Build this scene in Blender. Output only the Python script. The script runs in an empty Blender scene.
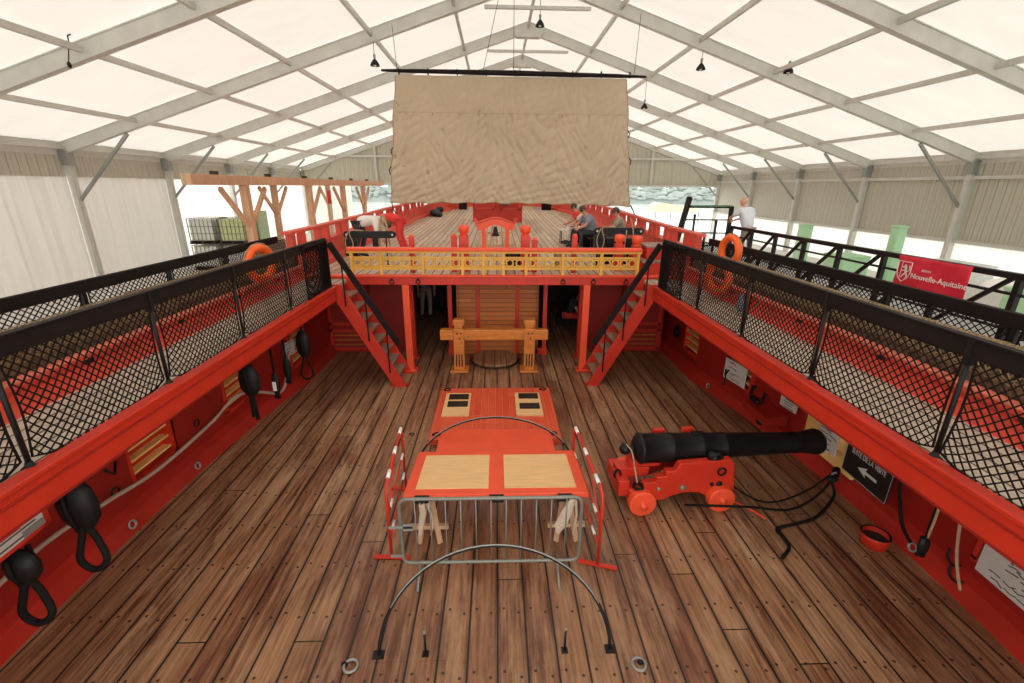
import bpy, bmesh, math, random
from mathutils import Vector, Matrix
R = math.radians
random.seed(7)
C = bpy.context.scene.collection
sc = bpy.context.scene

# ------------------------------------------------------------------ camera
F_PX, PITCH, YAW, ROLL, CAM_H = 455.0, 18.8, 2.0, 0.5, 3.95
cam_data = bpy.data.cameras.new('camera')
cam_data.sensor_width = 36.0
cam_data.lens = F_PX / 1024 * 36.0
cam_data.clip_end = 1000
cam = bpy.data.objects.new('camera', cam_data)
C.objects.link(cam)
_p, _y, _r = R(PITCH), R(YAW), R(ROLL)
fwd = Vector((math.sin(_y) * math.cos(_p), math.cos(_y) * math.cos(_p), -math.sin(_p)))
rgt = Vector((math.cos(_y), -math.sin(_y), 0))
upv = rgt.cross(fwd)
rgt2 = rgt * math.cos(_r) + upv * math.sin(_r)
up2 = upv * math.cos(_r) - rgt * math.sin(_r)
M3 = Matrix((rgt2, up2, -fwd)).transposed()
cam.matrix_world = Matrix.Translation((0, 0, CAM_H)) @ M3.to_4x4()
sc.camera = cam

# ------------------------------------------------------------------ world and exposure
SKY = 3.0
world = bpy.data.worlds.new('overcast_sky'); sc.world = world
world.use_nodes = True
_nt = world.node_tree; _nt.nodes.clear()
_bg = _nt.nodes.new('ShaderNodeBackground'); _out = _nt.nodes.new('ShaderNodeOutputWorld')
_bg.inputs[0].default_value = (1.0, 0.98, 0.945, 1); _bg.inputs[1].default_value = SKY
_nt.links.new(_bg.outputs[0], _out.inputs[0])
sc.view_settings.view_transform = 'Standard'
sc.view_settings.look = 'None'
sc.view_settings.exposure = 0.0
sc.view_settings.gamma = 1.0
sc.view_settings.use_curve_mapping = False
sc.cycles.max_bounces = 8
sc.cycles.diffuse_bounces = 5
sc.cycles.transmission_bounces = 6

# ------------------------------------------------------------------ materials
class NT:
    def __init__(s, name):
        s.m = bpy.data.materials.new(name); s.m.use_nodes = True
        s.t = s.m.node_tree; s.t.nodes.clear()
        s.out = s.t.nodes.new('ShaderNodeOutputMaterial')
    def n(s, typ, **kw):
        x = s.t.nodes.new(typ)
        for k, v in kw.items():
            if k.startswith('i'):
                x.inputs[int(k[1:])].default_value = v
            else:
                setattr(x, k, v)
        return x
    def l(s, a, b, ao=0, bi=0):
        s.t.links.new(a.outputs[ao], b.inputs[bi])
    def math(s, op, a, b=None, c=None):
        x = s.t.nodes.new('ShaderNodeMath'); x.operation = op
        for i, v in enumerate((a, b, c)):
            if v is None: continue
            if isinstance(v, (int, float)): x.inputs[i].default_value = v
            else: s.t.links.new(v, x.inputs[i])
        return x.outputs[0]
    def mix(s, fac, a, b, blend='MIX'):
        x = s.t.nodes.new('ShaderNodeMix'); x.data_type = 'RGBA'; x.blend_type = blend
        for sock, v in ((x.inputs[0], fac), (x.inputs[6], a), (x.inputs[7], b)):
            if isinstance(v, (int, float)): sock.default_value = v
            elif isinstance(v, tuple): sock.default_value = (*v[:3], 1)
            else: s.t.links.new(v, sock)
        return x.outputs[2]

def ramp(nt, sock, stops):
    r = nt.t.nodes.new('ShaderNodeValToRGB')
    el = r.color_ramp.elements
    el[0].position, el[0].color = stops[0][0], (*stops[0][1], 1)
    el[1].position, el[1].color = stops[-1][0], (*stops[-1][1], 1)
    for p, c in stops[1:-1]:
        e = el.new(p); e.color = (*c, 1)
    nt.t.links.new(sock, r.inputs[0])
    return r.outputs[0]

def plain(name, col, rough=0.5, var=0.12, scale=6.0, metal=0.0, bump=0.0, bscale=40.0, spec=0.5, stretch=(1, 1, 1)):
    t = NT(name)
    co = t.n('ShaderNodeTexCoord')
    mp = t.n('ShaderNodeMapping'); mp.inputs[3].default_value = stretch; t.l(co, mp, 3, 0)
    nz = t.n('ShaderNodeTexNoise'); nz.inputs['Scale'].default_value = scale; nz.inputs['Detail'].default_value = 5
    t.l(mp, nz)
    c = ramp(t, nz.outputs[0], [(0.25, tuple(v * (1 - var) for v in col)), (0.75, tuple(min(1, v * (1 + var)) for v in col))])
    b = t.n('ShaderNodeBsdfPrincipled')
    t.t.links.new(c, b.inputs['Base Color'])
    b.inputs['Roughness'].default_value = rough; b.inputs['Metallic'].default_value = metal
    b.inputs['Specular IOR Level'].default_value = spec
    if bump:
        nb = t.n('ShaderNodeTexNoise'); nb.inputs['Scale'].default_value = bscale; t.l(mp, nb)
        bp = t.n('ShaderNodeBump'); bp.inputs['Strength'].default_value = bump; bp.inputs['Distance'].default_value = 0.01
        t.l(nb, bp, 0, 2); t.l(bp, b, 0, 5) if False else t.t.links.new(bp.outputs[0], b.inputs['Normal'])
    t.l(b, t.out)
    return t.m

def planks(name, axis, width, cols, seam=0.03, seamcol=(0.015, 0.01, 0.008), rough=0.5, length=5.5, stain=0.0, nails=True, grain=0.35, spec=0.4, wear=(0.3, 0.26, 0.2)):
    """wooden boards running along Y when axis is X (axis = the coordinate counted across boards)"""
    t = NT(name)
    co = t.n('ShaderNodeTexCoord'); sep = t.n('ShaderNodeSeparateXYZ'); t.l(co, sep, 3, 0)
    a = {'X': 0, 'Y': 1, 'Z': 2}[axis]
    lo = 1 if axis == 'X' else 0
    u = t.math('DIVIDE', sep.outputs[a], width)
    idx = t.math('FLOOR', u); fr = t.math('FRACT', u)
    wn = t.n('ShaderNodeTexWhiteNoise', noise_dimensions='1D'); t.t.links.new(idx, wn.inputs['W'])
    along = t.math('ADD', sep.outputs[lo], t.math('MULTIPLY', wn.outputs[0], length))
    v = t.math('DIVIDE', along, length)
    jid = t.math('FLOOR', v); jf = t.math('FRACT', v)
    wn2 = t.n('ShaderNodeTexWhiteNoise', noise_dimensions='2D')
    cmb = t.n('ShaderNodeCombineXYZ'); t.t.links.new(idx, cmb.inputs[0]); t.t.links.new(jid, cmb.inputs[1]); t.l(cmb, wn2, 0, 0)
    base = ramp(t, wn2.outputs[0], [(i / (len(cols) - 1), c) for i, c in enumerate(cols)])
    # grain stretched along the boards
    gm = t.n('ShaderNodeCombineXYZ')
    t.t.links.new(t.math('MULTIPLY', sep.outputs[a], 30.0), gm.inputs[0])
    t.t.links.new(t.math('MULTIPLY', along, 1.3), gm.inputs[1])
    t.t.links.new(t.math('MULTIPLY', idx, 3.7), gm.inputs[2])
    gn = t.n('ShaderNodeTexNoise'); gn.inputs['Scale'].default_value = 1.0; gn.inputs['Detail'].default_value = 6; gn.inputs['Roughness'].default_value = 0.65
    t.l(gm, gn)
    gcol = ramp(t, gn.outputs[0], [(0.28, (1 - grain,) * 3), (0.5, (0.95,) * 3), (0.75, (1 + grain * 0.8,) * 3)])
    c = t.mix(1.0, base, gcol, 'MULTIPLY')
    # pale worn patches
    pm = t.n('ShaderNodeTexNoise'); pm.inputs['Scale'].default_value = 1.1; pm.inputs['Detail'].default_value = 7; pm.inputs['Roughness'].default_value = 0.7
    mp = t.n('ShaderNodeMapping'); mp.inputs[3].default_value = (2.6, 0.7, 1) if axis == 'X' else (0.7, 2.6, 1); t.l(co, mp, 3, 0); t.l(mp, pm)
    wf = ramp(t, pm.outputs[0], [(0.48, (0, 0, 0)), (0.68, (1, 1, 1))])
    c = t.mix(t.math('MULTIPLY', wf, 0.55), c, wear)
    rgh = rough
    if stain:
        sm = t.n('ShaderNodeTexNoise'); sm.inputs['Scale'].default_value = 0.55; sm.inputs['Detail'].default_value = 8; sm.inputs['Roughness'].default_value = 0.72
        sm.inputs['Distortion'].default_value = 0.6
        t.l(mp, sm)
        sf0 = ramp(t, t.math('ADD', sm.outputs[0], t.math('MULTIPLY', t.math('SUBTRACT', wn2.outputs[0], 0.5), 0.12)), [(0.44, (0, 0, 0)), (0.6, (1, 1, 1))])
        g2 = ramp(t, gn.outputs[0], [(0.35, (1, 1, 1)), (0.7, (0.25, 0.25, 0.25))])
        sf = t.math('MULTIPLY', sf0, g2)
        c = t.mix(t.math('MULTIPLY', sf, stain), c, (0.095, 0.022, 0.01))
        rgh = t.math('SUBTRACT', rough, t.math('MULTIPLY', sf, 0.22))
    # seams and butt joints
    d = t.math('MINIMUM', fr, t.math('SUBTRACT', 1.0, fr))
    s1 = t.math('LESS_THAN', d, seam)
    d2 = t.math('MINIMUM', jf, t.math('SUBTRACT', 1.0, jf))
    s2 = t.math('LESS_THAN', d2, 0.006 / length)
    s = t.math('MAXIMUM', s1, s2)
    if nails:
        # pairs of bolt heads every 0.62 m, offset on each board
        nu = t.math('MULTIPLY', t.math('SUBTRACT', t.math('ABSOLUTE', t.math('SUBTRACT', fr, 0.5)), 0.27), width)
        nf = t.math('FRACT', t.math('DIVIDE', t.math('ADD', sep.outputs[lo], t.math('MULTIPLY', t.math('GREATER_THAN', fr, 0.5), 0.05)), 0.62))
        nv = t.math('MULTIPLY', t.math('SUBTRACT', nf, 0.5), 0.62)
        dd = t.math('ADD', t.math('POWER', nu, 2.0), t.math('POWER', nv, 2.0))
        s = t.math('MAXIMUM', s, t.math('MULTIPLY', t.math('LESS_THAN', dd, 0.014 ** 2), 0.85))
    edge = ramp(t, d, [(seam, (0.72, 0.7, 0.68)), (0.14, (1, 1, 1))])
    c = t.mix(1.0, c, edge, 'MULTIPLY')
    c = t.mix(s, c, seamcol)
    b = t.n('ShaderNodeBsdfPrincipled')
    t.t.links.new(c, b.inputs['Base Color'])
    if isinstance(rgh, float): b.inputs['Roughness'].default_value = rgh
    else: t.t.links.new(rgh, b.inputs['Roughness'])
    b.inputs['Specular IOR Level'].default_value = spec
    bp = t.n('ShaderNodeBump'); bp.inputs['Strength'].default_value = 0.5; bp.inputs['Distance'].default_value = 0.012
    h = t.math('SUBTRACT', t.math('MULTIPLY', gn.outputs[0], 0.35), s)
    t.t.links.new(h, bp.inputs['Height']); t.t.links.new(bp.outputs[0], b.inputs['Normal'])
    t.l(b, t.out)
    return t.m

def corrugated(name, col, axis='Y', pitch=0.33, depth=0.55, trans=0.0):
    t = NT(name)
    co = t.n('ShaderNodeTexCoord'); sep = t.n('ShaderNodeSeparateXYZ'); t.l(co, sep, 3, 0)
    u = t.math('FRACT', t.math('DIVIDE', sep.outputs[{'X': 0, 'Y': 1}[axis]], pitch))
    tri = t.math('MULTIPLY', t.math('ABSOLUTE', t.math('SUBTRACT', u, 0.5)), 2.0)
    prof = ramp(t, tri, [(0.3, (0, 0, 0)), (0.5, (1, 1, 1))])
    bp = t.n('ShaderNodeBump'); bp.inputs['Strength'].default_value = depth; bp.inputs['Distance'].default_value = 0.05
    t.t.links.new(prof, bp.inputs['Height'])
    line = t.math('LESS_THAN', t.math('ABSOLUTE', t.math('SUBTRACT', tri, 0.4)), 0.07)
    c = t.mix(t.math('MULTIPLY', line, 0.45), col, tuple(v * 0.5 for v in col))
    b = t.n('ShaderNodeBsdfPrincipled'); t.t.links.new(c, b.inputs['Base Color'])
    b.inputs['Roughness'].default_value = 0.45
    t.t.links.new(bp.outputs[0], b.inputs['Normal'])
    if trans:
        tr = t.n('ShaderNodeBsdfTranslucent'); t.t.links.new(c, tr.inputs[0])
        mx = t.n('ShaderNodeMixShader'); mx.inputs[0].default_value = trans
        t.l(b, mx, 0, 1); t.l(tr, mx, 0, 2); t.l(mx, t.out)
    else:
        t.l(b, t.out)
    return t.m

def membrane(name, col, trans=0.5, diff=(0.8, 0.78, 0.74), scale=1.2, folds=False):
    t = NT(name)
    co = t.n('ShaderNodeTexCoord')
    mp = t.n('ShaderNodeMapping'); mp.inputs[3].default_value = (1, 3.5, 0.25) if folds else (0.5, 1.6, 1); t.l(co, mp, 3, 0)
    nz = t.n('ShaderNodeTexNoise'); nz.inputs['Scale'].default_value = scale; nz.inputs['Detail'].default_value = 4; t.l(mp, nz)
    c = ramp(t, nz.outputs[0], [(0.3, tuple(v * (0.9 if not folds else .88) for v in col)), (0.7, col)])
    bp = t.n('ShaderNodeBump'); bp.inputs['Strength'].default_value = 0.5 if folds else 0.2; bp.inputs['Distance'].default_value = 0.1
    t.l(nz, bp, 0, 3) if False else t.t.links.new(nz.outputs[0], bp.inputs['Height'])
    d = t.n('ShaderNodeBsdfDiffuse'); d.inputs[0].default_value = (*diff, 1); t.t.links.new(bp.outputs[0], d.inputs['Normal'])
    tr = t.n('ShaderNodeBsdfTranslucent'); t.t.links.new(c, tr.inputs[0]); t.t.links.new(bp.outputs[0], tr.inputs['Normal'])
    mx = t.n('ShaderNodeMixShader'); mx.inputs[0].default_value = trans
    t.l(d, mx, 0, 1); t.l(tr, mx, 0, 2); t.l(mx, t.out)
    return t.m

M = {}
M['deck'] = planks('deck_planks', 'X', 0.265, [(0.28, 0.13, 0.062), (0.36, 0.185, 0.092), (0.24, 0.1, 0.048), (0.43, 0.245, 0.13), (0.32, 0.155, 0.076)], seam=0.034, rough=0.5, stain=0.9, grain=0.6, length=9.0, wear=(0.56, 0.37, 0.22))
M['fore'] = planks('forecastle_planks', 'X', 0.2, [(0.56, 0.4, 0.27), (0.68, 0.51, 0.36), (0.46, 0.32, 0.21), (0.75, 0.58, 0.42)], grain=0.5, seam=0.05, seamcol=(0.08, 0.05, 0.04), rough=0.6, stain=0.15, nails=False, wear=(0.6, 0.5, 0.38))
M['gang'] = planks('gangway_planks', 'X', 0.17, [(0.46, 0.37, 0.28), (0.56, 0.46, 0.36), (0.4, 0.32, 0.24)], seam=0.04, rough=0.7, nails=False, wear=(0.5, 0.42, 0.33))
M['redplank'] = planks('red_hatch_planks', 'X', 0.13, [(0.72, 0.085, 0.03), (0.78, 0.1, 0.04), (0.68, 0.075, 0.028)], seam=0.03, seamcol=(0.85, 0.25, 0.13), rough=0.45, nails=False, grain=0.12, wear=(0.8, 0.13, 0.06))
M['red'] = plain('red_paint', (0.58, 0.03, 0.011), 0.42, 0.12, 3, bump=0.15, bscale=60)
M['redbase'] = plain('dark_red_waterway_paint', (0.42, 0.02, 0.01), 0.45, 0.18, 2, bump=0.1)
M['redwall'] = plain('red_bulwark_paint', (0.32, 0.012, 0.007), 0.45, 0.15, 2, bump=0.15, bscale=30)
M['orange'] = plain('orange_red_paint', (0.85, 0.088, 0.03), 0.45, 0.08, 3)
M['bulred'] = plain('faded_red_paint', (0.72, 0.075, 0.04), 0.5, 0.14, 3, bump=0.1)
M['pinkcap'] = plain('worn_pinkish_red_cap', (0.78, 0.2, 0.12), 0.4, 0.3, 9)
M['black'] = plain('black_iron', (0.009, 0.008, 0.008), 0.5, 0.2, 8, bump=0.1, spec=0.3)
M['gunmetal'] = plain('black_gun_barrel', (0.007, 0.007, 0.008), 0.45, 0.3, 10, bump=0.15, bscale=80, spec=0.3)
M['board'] = plain('dark_canvas_board', (0.014, 0.009, 0.008), 0.7, 0.25, 4, bump=0.2, bscale=50, spec=0.18)
M['net'] = plain('tarred_net_cord', (0.012, 0.007, 0.006), 0.9, 0.2, spec=0.15)
M['brownnet'] = plain('brown_net_cord', (0.3, 0.2, 0.1), 0.85, 0.5, 20)
M['hammock'] = plain('brown_stowed_netting', (0.13, 0.085, 0.045), 0.9, 0.85, 22, bump=0.8, bscale=60)
M['rope'] = plain('hemp_rope', (0.42, 0.29, 0.17), 0.85, 0.2, 30, bump=0.4, bscale=120)
M['hose'] = plain('grey_hose', (0.5, 0.36, 0.29), 0.5, 0.08)
M['darkrope'] = plain('tarred_rope', (0.01, 0.008, 0.007), 0.8, 0.3, 30, bump=0.4, bscale=120, spec=0.2)
M['yellow'] = plain('ochre_yellow_paint', (0.75, 0.42, 0.06), 0.5, 0.1, 4)
M['slat'] = plain('bright_yellow_slats', (0.92, 0.62, 0.2), 0.5, 0.05)
M['ply'] = plain('pale_plywood', (0.8, 0.5, 0.23), 0.55, 0.1, 3, stretch=(1, 9, 1), bump=0.05)
M['oak'] = plain('varnished_orange_oak', (0.62, 0.2, 0.035), 0.35, 0.25, 4, stretch=(1, 1, 5), bump=0.1)
M['timber'] = plain('raw_timber_frame', (0.58, 0.37, 0.21), 0.6, 0.2, 4, stretch=(3, 3, 0.6), bump=0.1)
M['bulkwood'] = planks('bulkhead_boards', 'Z', 0.11, [(0.52, 0.155, 0.032), (0.58, 0.18, 0.04), (0.48, 0.135, 0.028)], seamcol=(0.16, 0.05, 0.02), seam=0.045, rough=0.5, nails=False, grain=0.15, wear=(0.6, 0.22, 0.06))
M['wood'] = plain('worn_tread_wood', (0.3, 0.2, 0.14), 0.65, 0.35, 14, bump=0.2)
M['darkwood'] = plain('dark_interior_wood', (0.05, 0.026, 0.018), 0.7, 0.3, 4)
M['alu'] = plain('aged_aluminium', (0.56, 0.55, 0.5), 0.45, 0.08, 3, metal=0.15)
M['steel'] = plain('galvanised_steel', (0.22, 0.225, 0.19), 0.45, 0.12, 12, metal=0.3)
M['galv'] = plain('grey_bracket_steel', (0.3, 0.31, 0.29), 0.5, 0.1, 8, metal=0.3)
M['white'] = plain('white_paint', (0.85, 0.84, 0.8), 0.5, 0.03)
M['paper'] = plain('notice_paper', (0.62, 0.6, 0.56), 0.5, 0.05)
M['ink'] = plain('dark_ink', (0.05, 0.05, 0.05), 0.6, 0.05)
M['redink'] = plain('red_ink', (0.55, 0.04, 0.04), 0.6, 0.05)
M['cream'] = plain('cream_paint', (0.78, 0.5, 0.2), 0.5, 0.06)
M['canopy'] = plain('pale_canopy_cloth', (0.75, 0.62, 0.4), 0.7, 0.1)
M['signblack'] = plain('black_sign_board', (0.012, 0.01, 0.01), 0.45, 0.1)
M['banner'] = plain('crimson_banner_cloth', (0.68, 0.02, 0.045), 0.7, 0.06, 2)
M['sail'] = None
M['buoy'] = plain('orange_lifebuoy_foam', (0.95, 0.13, 0.012), 0.5, 0.05)
M['skin'] = plain('skin', (0.58, 0.3, 0.2), 0.55, 0.05)
M['hair'] = plain('brown_hair', (0.07, 0.04, 0.025), 0.7, 0.3, 40)
M['greyhair'] = plain('grey_hair', (0.5, 0.46, 0.42), 0.7, 0.2, 40)
M['shirtwhite'] = plain('pale_blue_shirt', (0.68, 0.72, 0.76), 0.8, 0.06, 10)
M['clothwhite'] = plain('white_cloth', (0.8, 0.76, 0.68), 0.85, 0.06, 10)
M['clothred'] = plain('red_cloth', (0.75, 0.05, 0.04), 0.85, 0.1, 10)
M['clothgrey'] = plain('grey_blue_cloth', (0.22, 0.24, 0.3), 0.85, 0.1, 10)
M['clothdark'] = plain('dark_cloth', (0.03, 0.032, 0.04), 0.85, 0.1, 10)
M['linen'] = plain('grubby_linen_cloth', (0.6, 0.49, 0.38), 0.85, 0.1, 10)
M['khaki'] = plain('khaki_cloth', (0.3, 0.25, 0.18), 0.85, 0.1, 10)
M['green'] = plain('green_plastic', (0.16, 0.42, 0.2), 0.45, 0.08)
M['palegreen'] = plain('pale_green_plastic', (0.4, 0.68, 0.42), 0.45, 0.08)
M['plastic'] = plain('clear_tank_plastic', (0.75, 0.78, 0.74), 0.35, 0.06)
M['tank'] = plain('yellow_green_tank_plastic', (0.6, 0.68, 0.35), 0.35, 0.1)
M['ground'] = plain('pale_concrete_quay', (0.62, 0.6, 0.56), 0.85, 0.08, 0.5)
M['water'] = plain('pale_river_water', (0.5, 0.52, 0.5), 0.15, 0.03, 0.5)
M['trees'] = plain('hazy_tree_foliage', (0.3, 0.345, 0.32), 0.9, 0.3, 0.25)
M['corr'] = corrugated('beige_corrugated_sheet', (0.46, 0.44, 0.35), 'Y', 0.33)
M['corrx'] = corrugated('beige_corrugated_gable', (0.48, 0.47, 0.37), 'X', 0.36)
M['corrt'] = corrugated('white_translucent_sheet', (0.9, 0.92, 0.88), 'Y', 0.25, 0.3, trans=0.75)
M['roof'] = membrane('white_roof_membrane', (0.93, 0.905, 0.855), 0.265, (0.85, 0.83, 0.78))
M['curtain'] = membrane('off_white_side_curtain', (0.8, 0.77, 0.7), 0.18, (0.62, 0.6, 0.54), 1.5, True)
M['curtain2'] = membrane('thin_white_curtain', (0.95, 0.94, 0.9), 0.6, (0.85, 0.84, 0.8), 1.5, True)

def sail_mat():
    t = NT('beige_sailcloth')
    co = t.n('ShaderNodeTexCoord')
    nz = t.n('ShaderNodeTexNoise'); nz.inputs['Scale'].default_value = 0.9; nz.inputs['Detail'].default_value = 5; t.l(co, nz, 3, 0)
    c = ramp(t, nz.outputs[0], [(0.3, (0.6, 0.485, 0.345)), (0.7, (0.66, 0.535, 0.39))])
    # small worn stains near the upper right
    vz = t.n('ShaderNodeTexNoise'); vz.inputs['Scale'].default_value = 3.2; vz.inputs['Detail'].default_value = 2; t.l(co, vz, 3, 0)
    st = ramp(t, vz.outputs[0], [(0.7, (0, 0, 0)), (0.76, (1, 1, 1))])
    c = t.mix(t.math('MULTIPLY', st, 0.35), c, (0.22, 0.14, 0.09))
    sep = t.n('ShaderNodeSeparateXYZ'); t.l(co, sep, 3, 0)
    # vertical cloth seams every 0.62 m and one reef band seam
    sx = t.math('ABSOLUTE', t.math('SUBTRACT', t.math('FRACT', t.math('DIVIDE', sep.outputs[0], 0.62)), 0.5))
    sl = t.math('LESS_THAN', sx, 0.012)
    c = t.mix(t.math('MULTIPLY', sl, 0.08), c, (0.25, 0.17, 0.11))
    hz_ = t.math('LESS_THAN', t.math('ABSOLUTE', t.math('SUBTRACT', sep.outputs[2], 0.89)), 0.018)
    c = t.mix(t.math('MULTIPLY', hz_, 0.18), c, (0.25, 0.17, 0.11))
    d = t.n('ShaderNodeBsdfDiffuse'); t.t.links.new(c, d.inputs[0])
    wv = t.n('ShaderNodeTexNoise'); wv.inputs['Scale'].default_value = 14; t.l(co, wv, 3, 0)
    bp = t.n('ShaderNodeBump'); bp.inputs['Strength'].default_value = 0.25; bp.inputs['Distance'].default_value = 0.03
    t.t.links.new(wv.outputs[0], bp.inputs['Height']); t.t.links.new(bp.outputs[0], d.inputs['Normal'])
    tr = t.n('ShaderNodeBsdfTranslucent'); t.t.links.new(c, tr.inputs[0])
    mx = t.n('ShaderNodeMixShader'); mx.inputs[0].default_value = 0.18
    t.l(d, mx, 0, 1); t.l(tr, mx, 0, 2); t.l(mx, t.out)
    return t.m
M['sail'] = sail_mat()

# ------------------------------------------------------------------ mesh builder
class MB:
    def __init__(s):
        s.v = []; s.f = []; s.mi = []; s.sm = []
        s.cur = 0; s.smooth = False
    def _add(s, vs, fs):
        o = len(s.v); s.v += [tuple(v) for v in vs]
        for f in fs:
            s.f.append([i + o for i in f]); s.mi.append(s.cur); s.sm.append(s.smooth)
    def box(s, x0, x1, y0, y1, z0, z1, mtx=None):
        vs = [Vector((x, y, z)) for z in (z0, z1) for y in (y0, y1) for x in (x0, x1)]
        if mtx: vs = [mtx @ v for v in vs]
        s._add(vs, [(0, 2, 3, 1), (4, 5, 7, 6), (0, 1, 5, 4), (2, 6, 7, 3), (0, 4, 6, 2), (1, 3, 7, 5)])
        return s
    def bar(s, a, b, w, h, up=(0, 0, 1)):
        """box beam from a to b, width w sideways, height h along up"""
        a, b = Vector(a), Vector(b); d = (b - a).normalized(); u = Vector(up)
        if abs(d.dot(u)) > 0.999: u = Vector((0, 1, 0))
        sd = d.cross(u).normalized(); u = sd.cross(d).normalized()
        vs = [p + sd * (w / 2 * i) + u * (h / 2 * j) for p in (a, b) for (i, j) in ((-1, -1), (1, -1), (1, 1), (-1, 1))]
        s._add(vs, [(3, 2, 1, 0), (4, 5, 6, 7), (0, 1, 5, 4), (1, 2, 6, 5), (2, 3, 7, 6), (3, 0, 4, 7)])
        return s
    def tube(s, pts, r, n=8, closed=False, cap=True):
        pts = [Vector(p) for p in pts]; rings = []
        rr = r if isinstance(r, (list, tuple)) else [r] * len(pts)
        N = len(pts); prev = None
        for i, p in enumerate(pts):
            if closed: d = pts[(i + 1) % N] - pts[i - 1]
            else: d = pts[min(i + 1, N - 1)] - pts[max(i - 1, 0)]
            if d.length < 1e-9: d = Vector((0, 0, 1))
            d.normalize()
            if prev is None:
                u = d.orthogonal().normalized()
            else:
                u = prev - d * prev.dot(d)
                u = u.normalized() if u.length > 1e-6 else d.orthogonal().normalized()
            prev = u; w = d.cross(u)
            rings.append([p + (u * math.cos(2 * math.pi * k / n) + w * math.sin(2 * math.pi * k / n)) * rr[i] for k in range(n)])
        vs = [v for rg in rings for v in rg]; fs = []
        for i in range(N if closed else N - 1):
            j = (i + 1) % N
            for k in range(n):
                k2 = (k + 1) % n
                fs.append((i * n + k, i * n + k2, j * n + k2, j * n + k))
        if cap and not closed:
            fs.append(tuple(range(n))[::-1]); fs.append(tuple((N - 1) * n + k for k in range(n)))
        s._add(vs, fs)
        return s
    def lathe(s, prof, n=24, mtx=None, cap=True):
        """profile (r, z) turned about z"""
        mtx = mtx or Matrix()
        vs = [mtx @ Vector((r * math.cos(2 * math.pi * k / n), r * math.sin(2 * math.pi * k / n), z)) for r, z in prof for k in range(n)]
        fs = []
        for i in range(len(prof) - 1):
            for k in range(n):
                k2 = (k + 1) % n
                fs.append((i * n + k, i * n + k2, (i + 1) * n + k2, (i + 1) * n + k))
        if cap:
            fs.append(tuple(range(n))[::-1]); fs.append(tuple((len(prof) - 1) * n + k for k in range(n)))
        s._add(vs, fs)
        return s
    def prism(s, outline, depth, mtx=None):
        """outline (x, z) points extruded along y from 0 to depth"""
        mtx = mtx or Matrix(); n = len(outline)
        vs = [mtx @ Vector((x, y, z)) for y in (0, depth) for x, z in outline]
        fs = [tuple(range(n)), tuple(range(n, 2 * n))[::-1]]
        for k in range(n):
            k2 = (k + 1) % n
            fs.append((k, n + k, n + k2, k2))
        s._add(vs, fs)
        return s
    def quad(s, a, b, c, d):
        s._add([a, b, c, d], [(0, 1, 2, 3)]); return s
    def ball(s, c, rad, n=14, m=8):
        c = Vector(c); r = Vector(rad) if isinstance(rad, (tuple, list)) else Vector((rad,) * 3)
        vs = [c + Vector((0, 0, -r.z))]
        for i in range(1, m):
            t = math.pi * i / m - math.pi / 2
            for k in range(n):
                a = 2 * math.pi * k / n
                vs.append(c + Vector((r.x * math.cos(t) * math.cos(a), r.y * math.cos(t) * math.sin(a), r.z * math.sin(t))))
        vs.append(c + Vector((0, 0, r.z))); fs = []
        for k in range(n):
            k2 = (k + 1) % n
            fs.append((0, 1 + k2, 1 + k))
            for i in range(m - 2):
                fs.append((1 + i * n + k, 1 + i * n + k2, 1 + (i + 1) * n + k2, 1 + (i + 1) * n + k))
            fs.append((1 + (m - 2) * n + k, 1 + (m - 2) * n + k2, len(vs) - 1))
        s._add(vs, fs)
        return s
    def build(s, name, mats, parent=None, bevel=0.0, loc=None):
        me = bpy.data.meshes.new(name); me.from_pydata(s.v, [], s.f)
        for m in (mats if isinstance(mats, (list, tuple)) else [mats]): me.materials.append(M[m] if isinstance(m, str) else m)
        me.polygons.foreach_set('material_index', s.mi); me.polygons.foreach_set('use_smooth', s.sm)
        me.update()
        if not any(s.sm) is False:
            pass
        o = bpy.data.objects.new(name, me); C.objects.link(o)
        if parent: o.parent = parent
        if loc: o.location = loc
        if bevel:
            b = o.modifiers.new('bevel', 'BEVEL'); b.width = bevel; b.segments = 2; b.limit_method = 'ANGLE'
        return o

def mb(smooth=False, cur=0):
    m = MB(); m.smooth = smooth; m.cur = cur; return m
def tag(o, label=None, cat=None, group=None, kind=None):
    if label: o['label'] = label
    if cat: o['category'] = cat
    if group: o['group'] = group
    if kind: o['kind'] = kind
    return o
def empty(name, loc=(0, 0, 0), label=None, cat=None, group=None, rz=0.0):
    o = bpy.data.objects.new(name, None); C.objects.link(o); o.location = loc; o.rotation_euler = (0, 0, rz)
    o.empty_display_size = 0.1
    return tag(o, label, cat, group)
def copy_tree(o, parent=None):
    c = o.copy(); C.objects.link(c); c.parent = parent
    for ch in list(o.children): copy_tree(ch, c)
    return c
def text_mesh(body, size, mat, parent, mtx, name='lettering', ext=0.002, align='CENTER'):
    cu = bpy.data.curves.new(name, 'FONT'); cu.body = body; cu.size = size; cu.extrude = ext; cu.align_x = align; cu.align_y = 'CENTER'
    tmp = bpy.data.objects.new('tmp_text', cu); C.objects.link(tmp)
    dg = bpy.context.evaluated_depsgraph_get(); dg.update()
    me = bpy.data.meshes.new_from_object(tmp.evaluated_get(dg))
    bpy.data.objects.remove(tmp)
    me.materials.clear(); me.materials.append(M[mat]); me.transform(mtx)
    o = bpy.data.objects.new(name, me); C.objects.link(o); o.parent = parent
    return o
def lerp(a, b, t): return a + (b - a) * t
def interp(x, tab):
    if x <= tab[0][0]: return tab[0][1]
    for (x0, y0), (x1, y1) in zip(tab, tab[1:]):
        if x <= x1: return y0 + (y1 - y0) * (x - x0) / (x1 - x0)
    return tab[-1][1]
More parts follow.
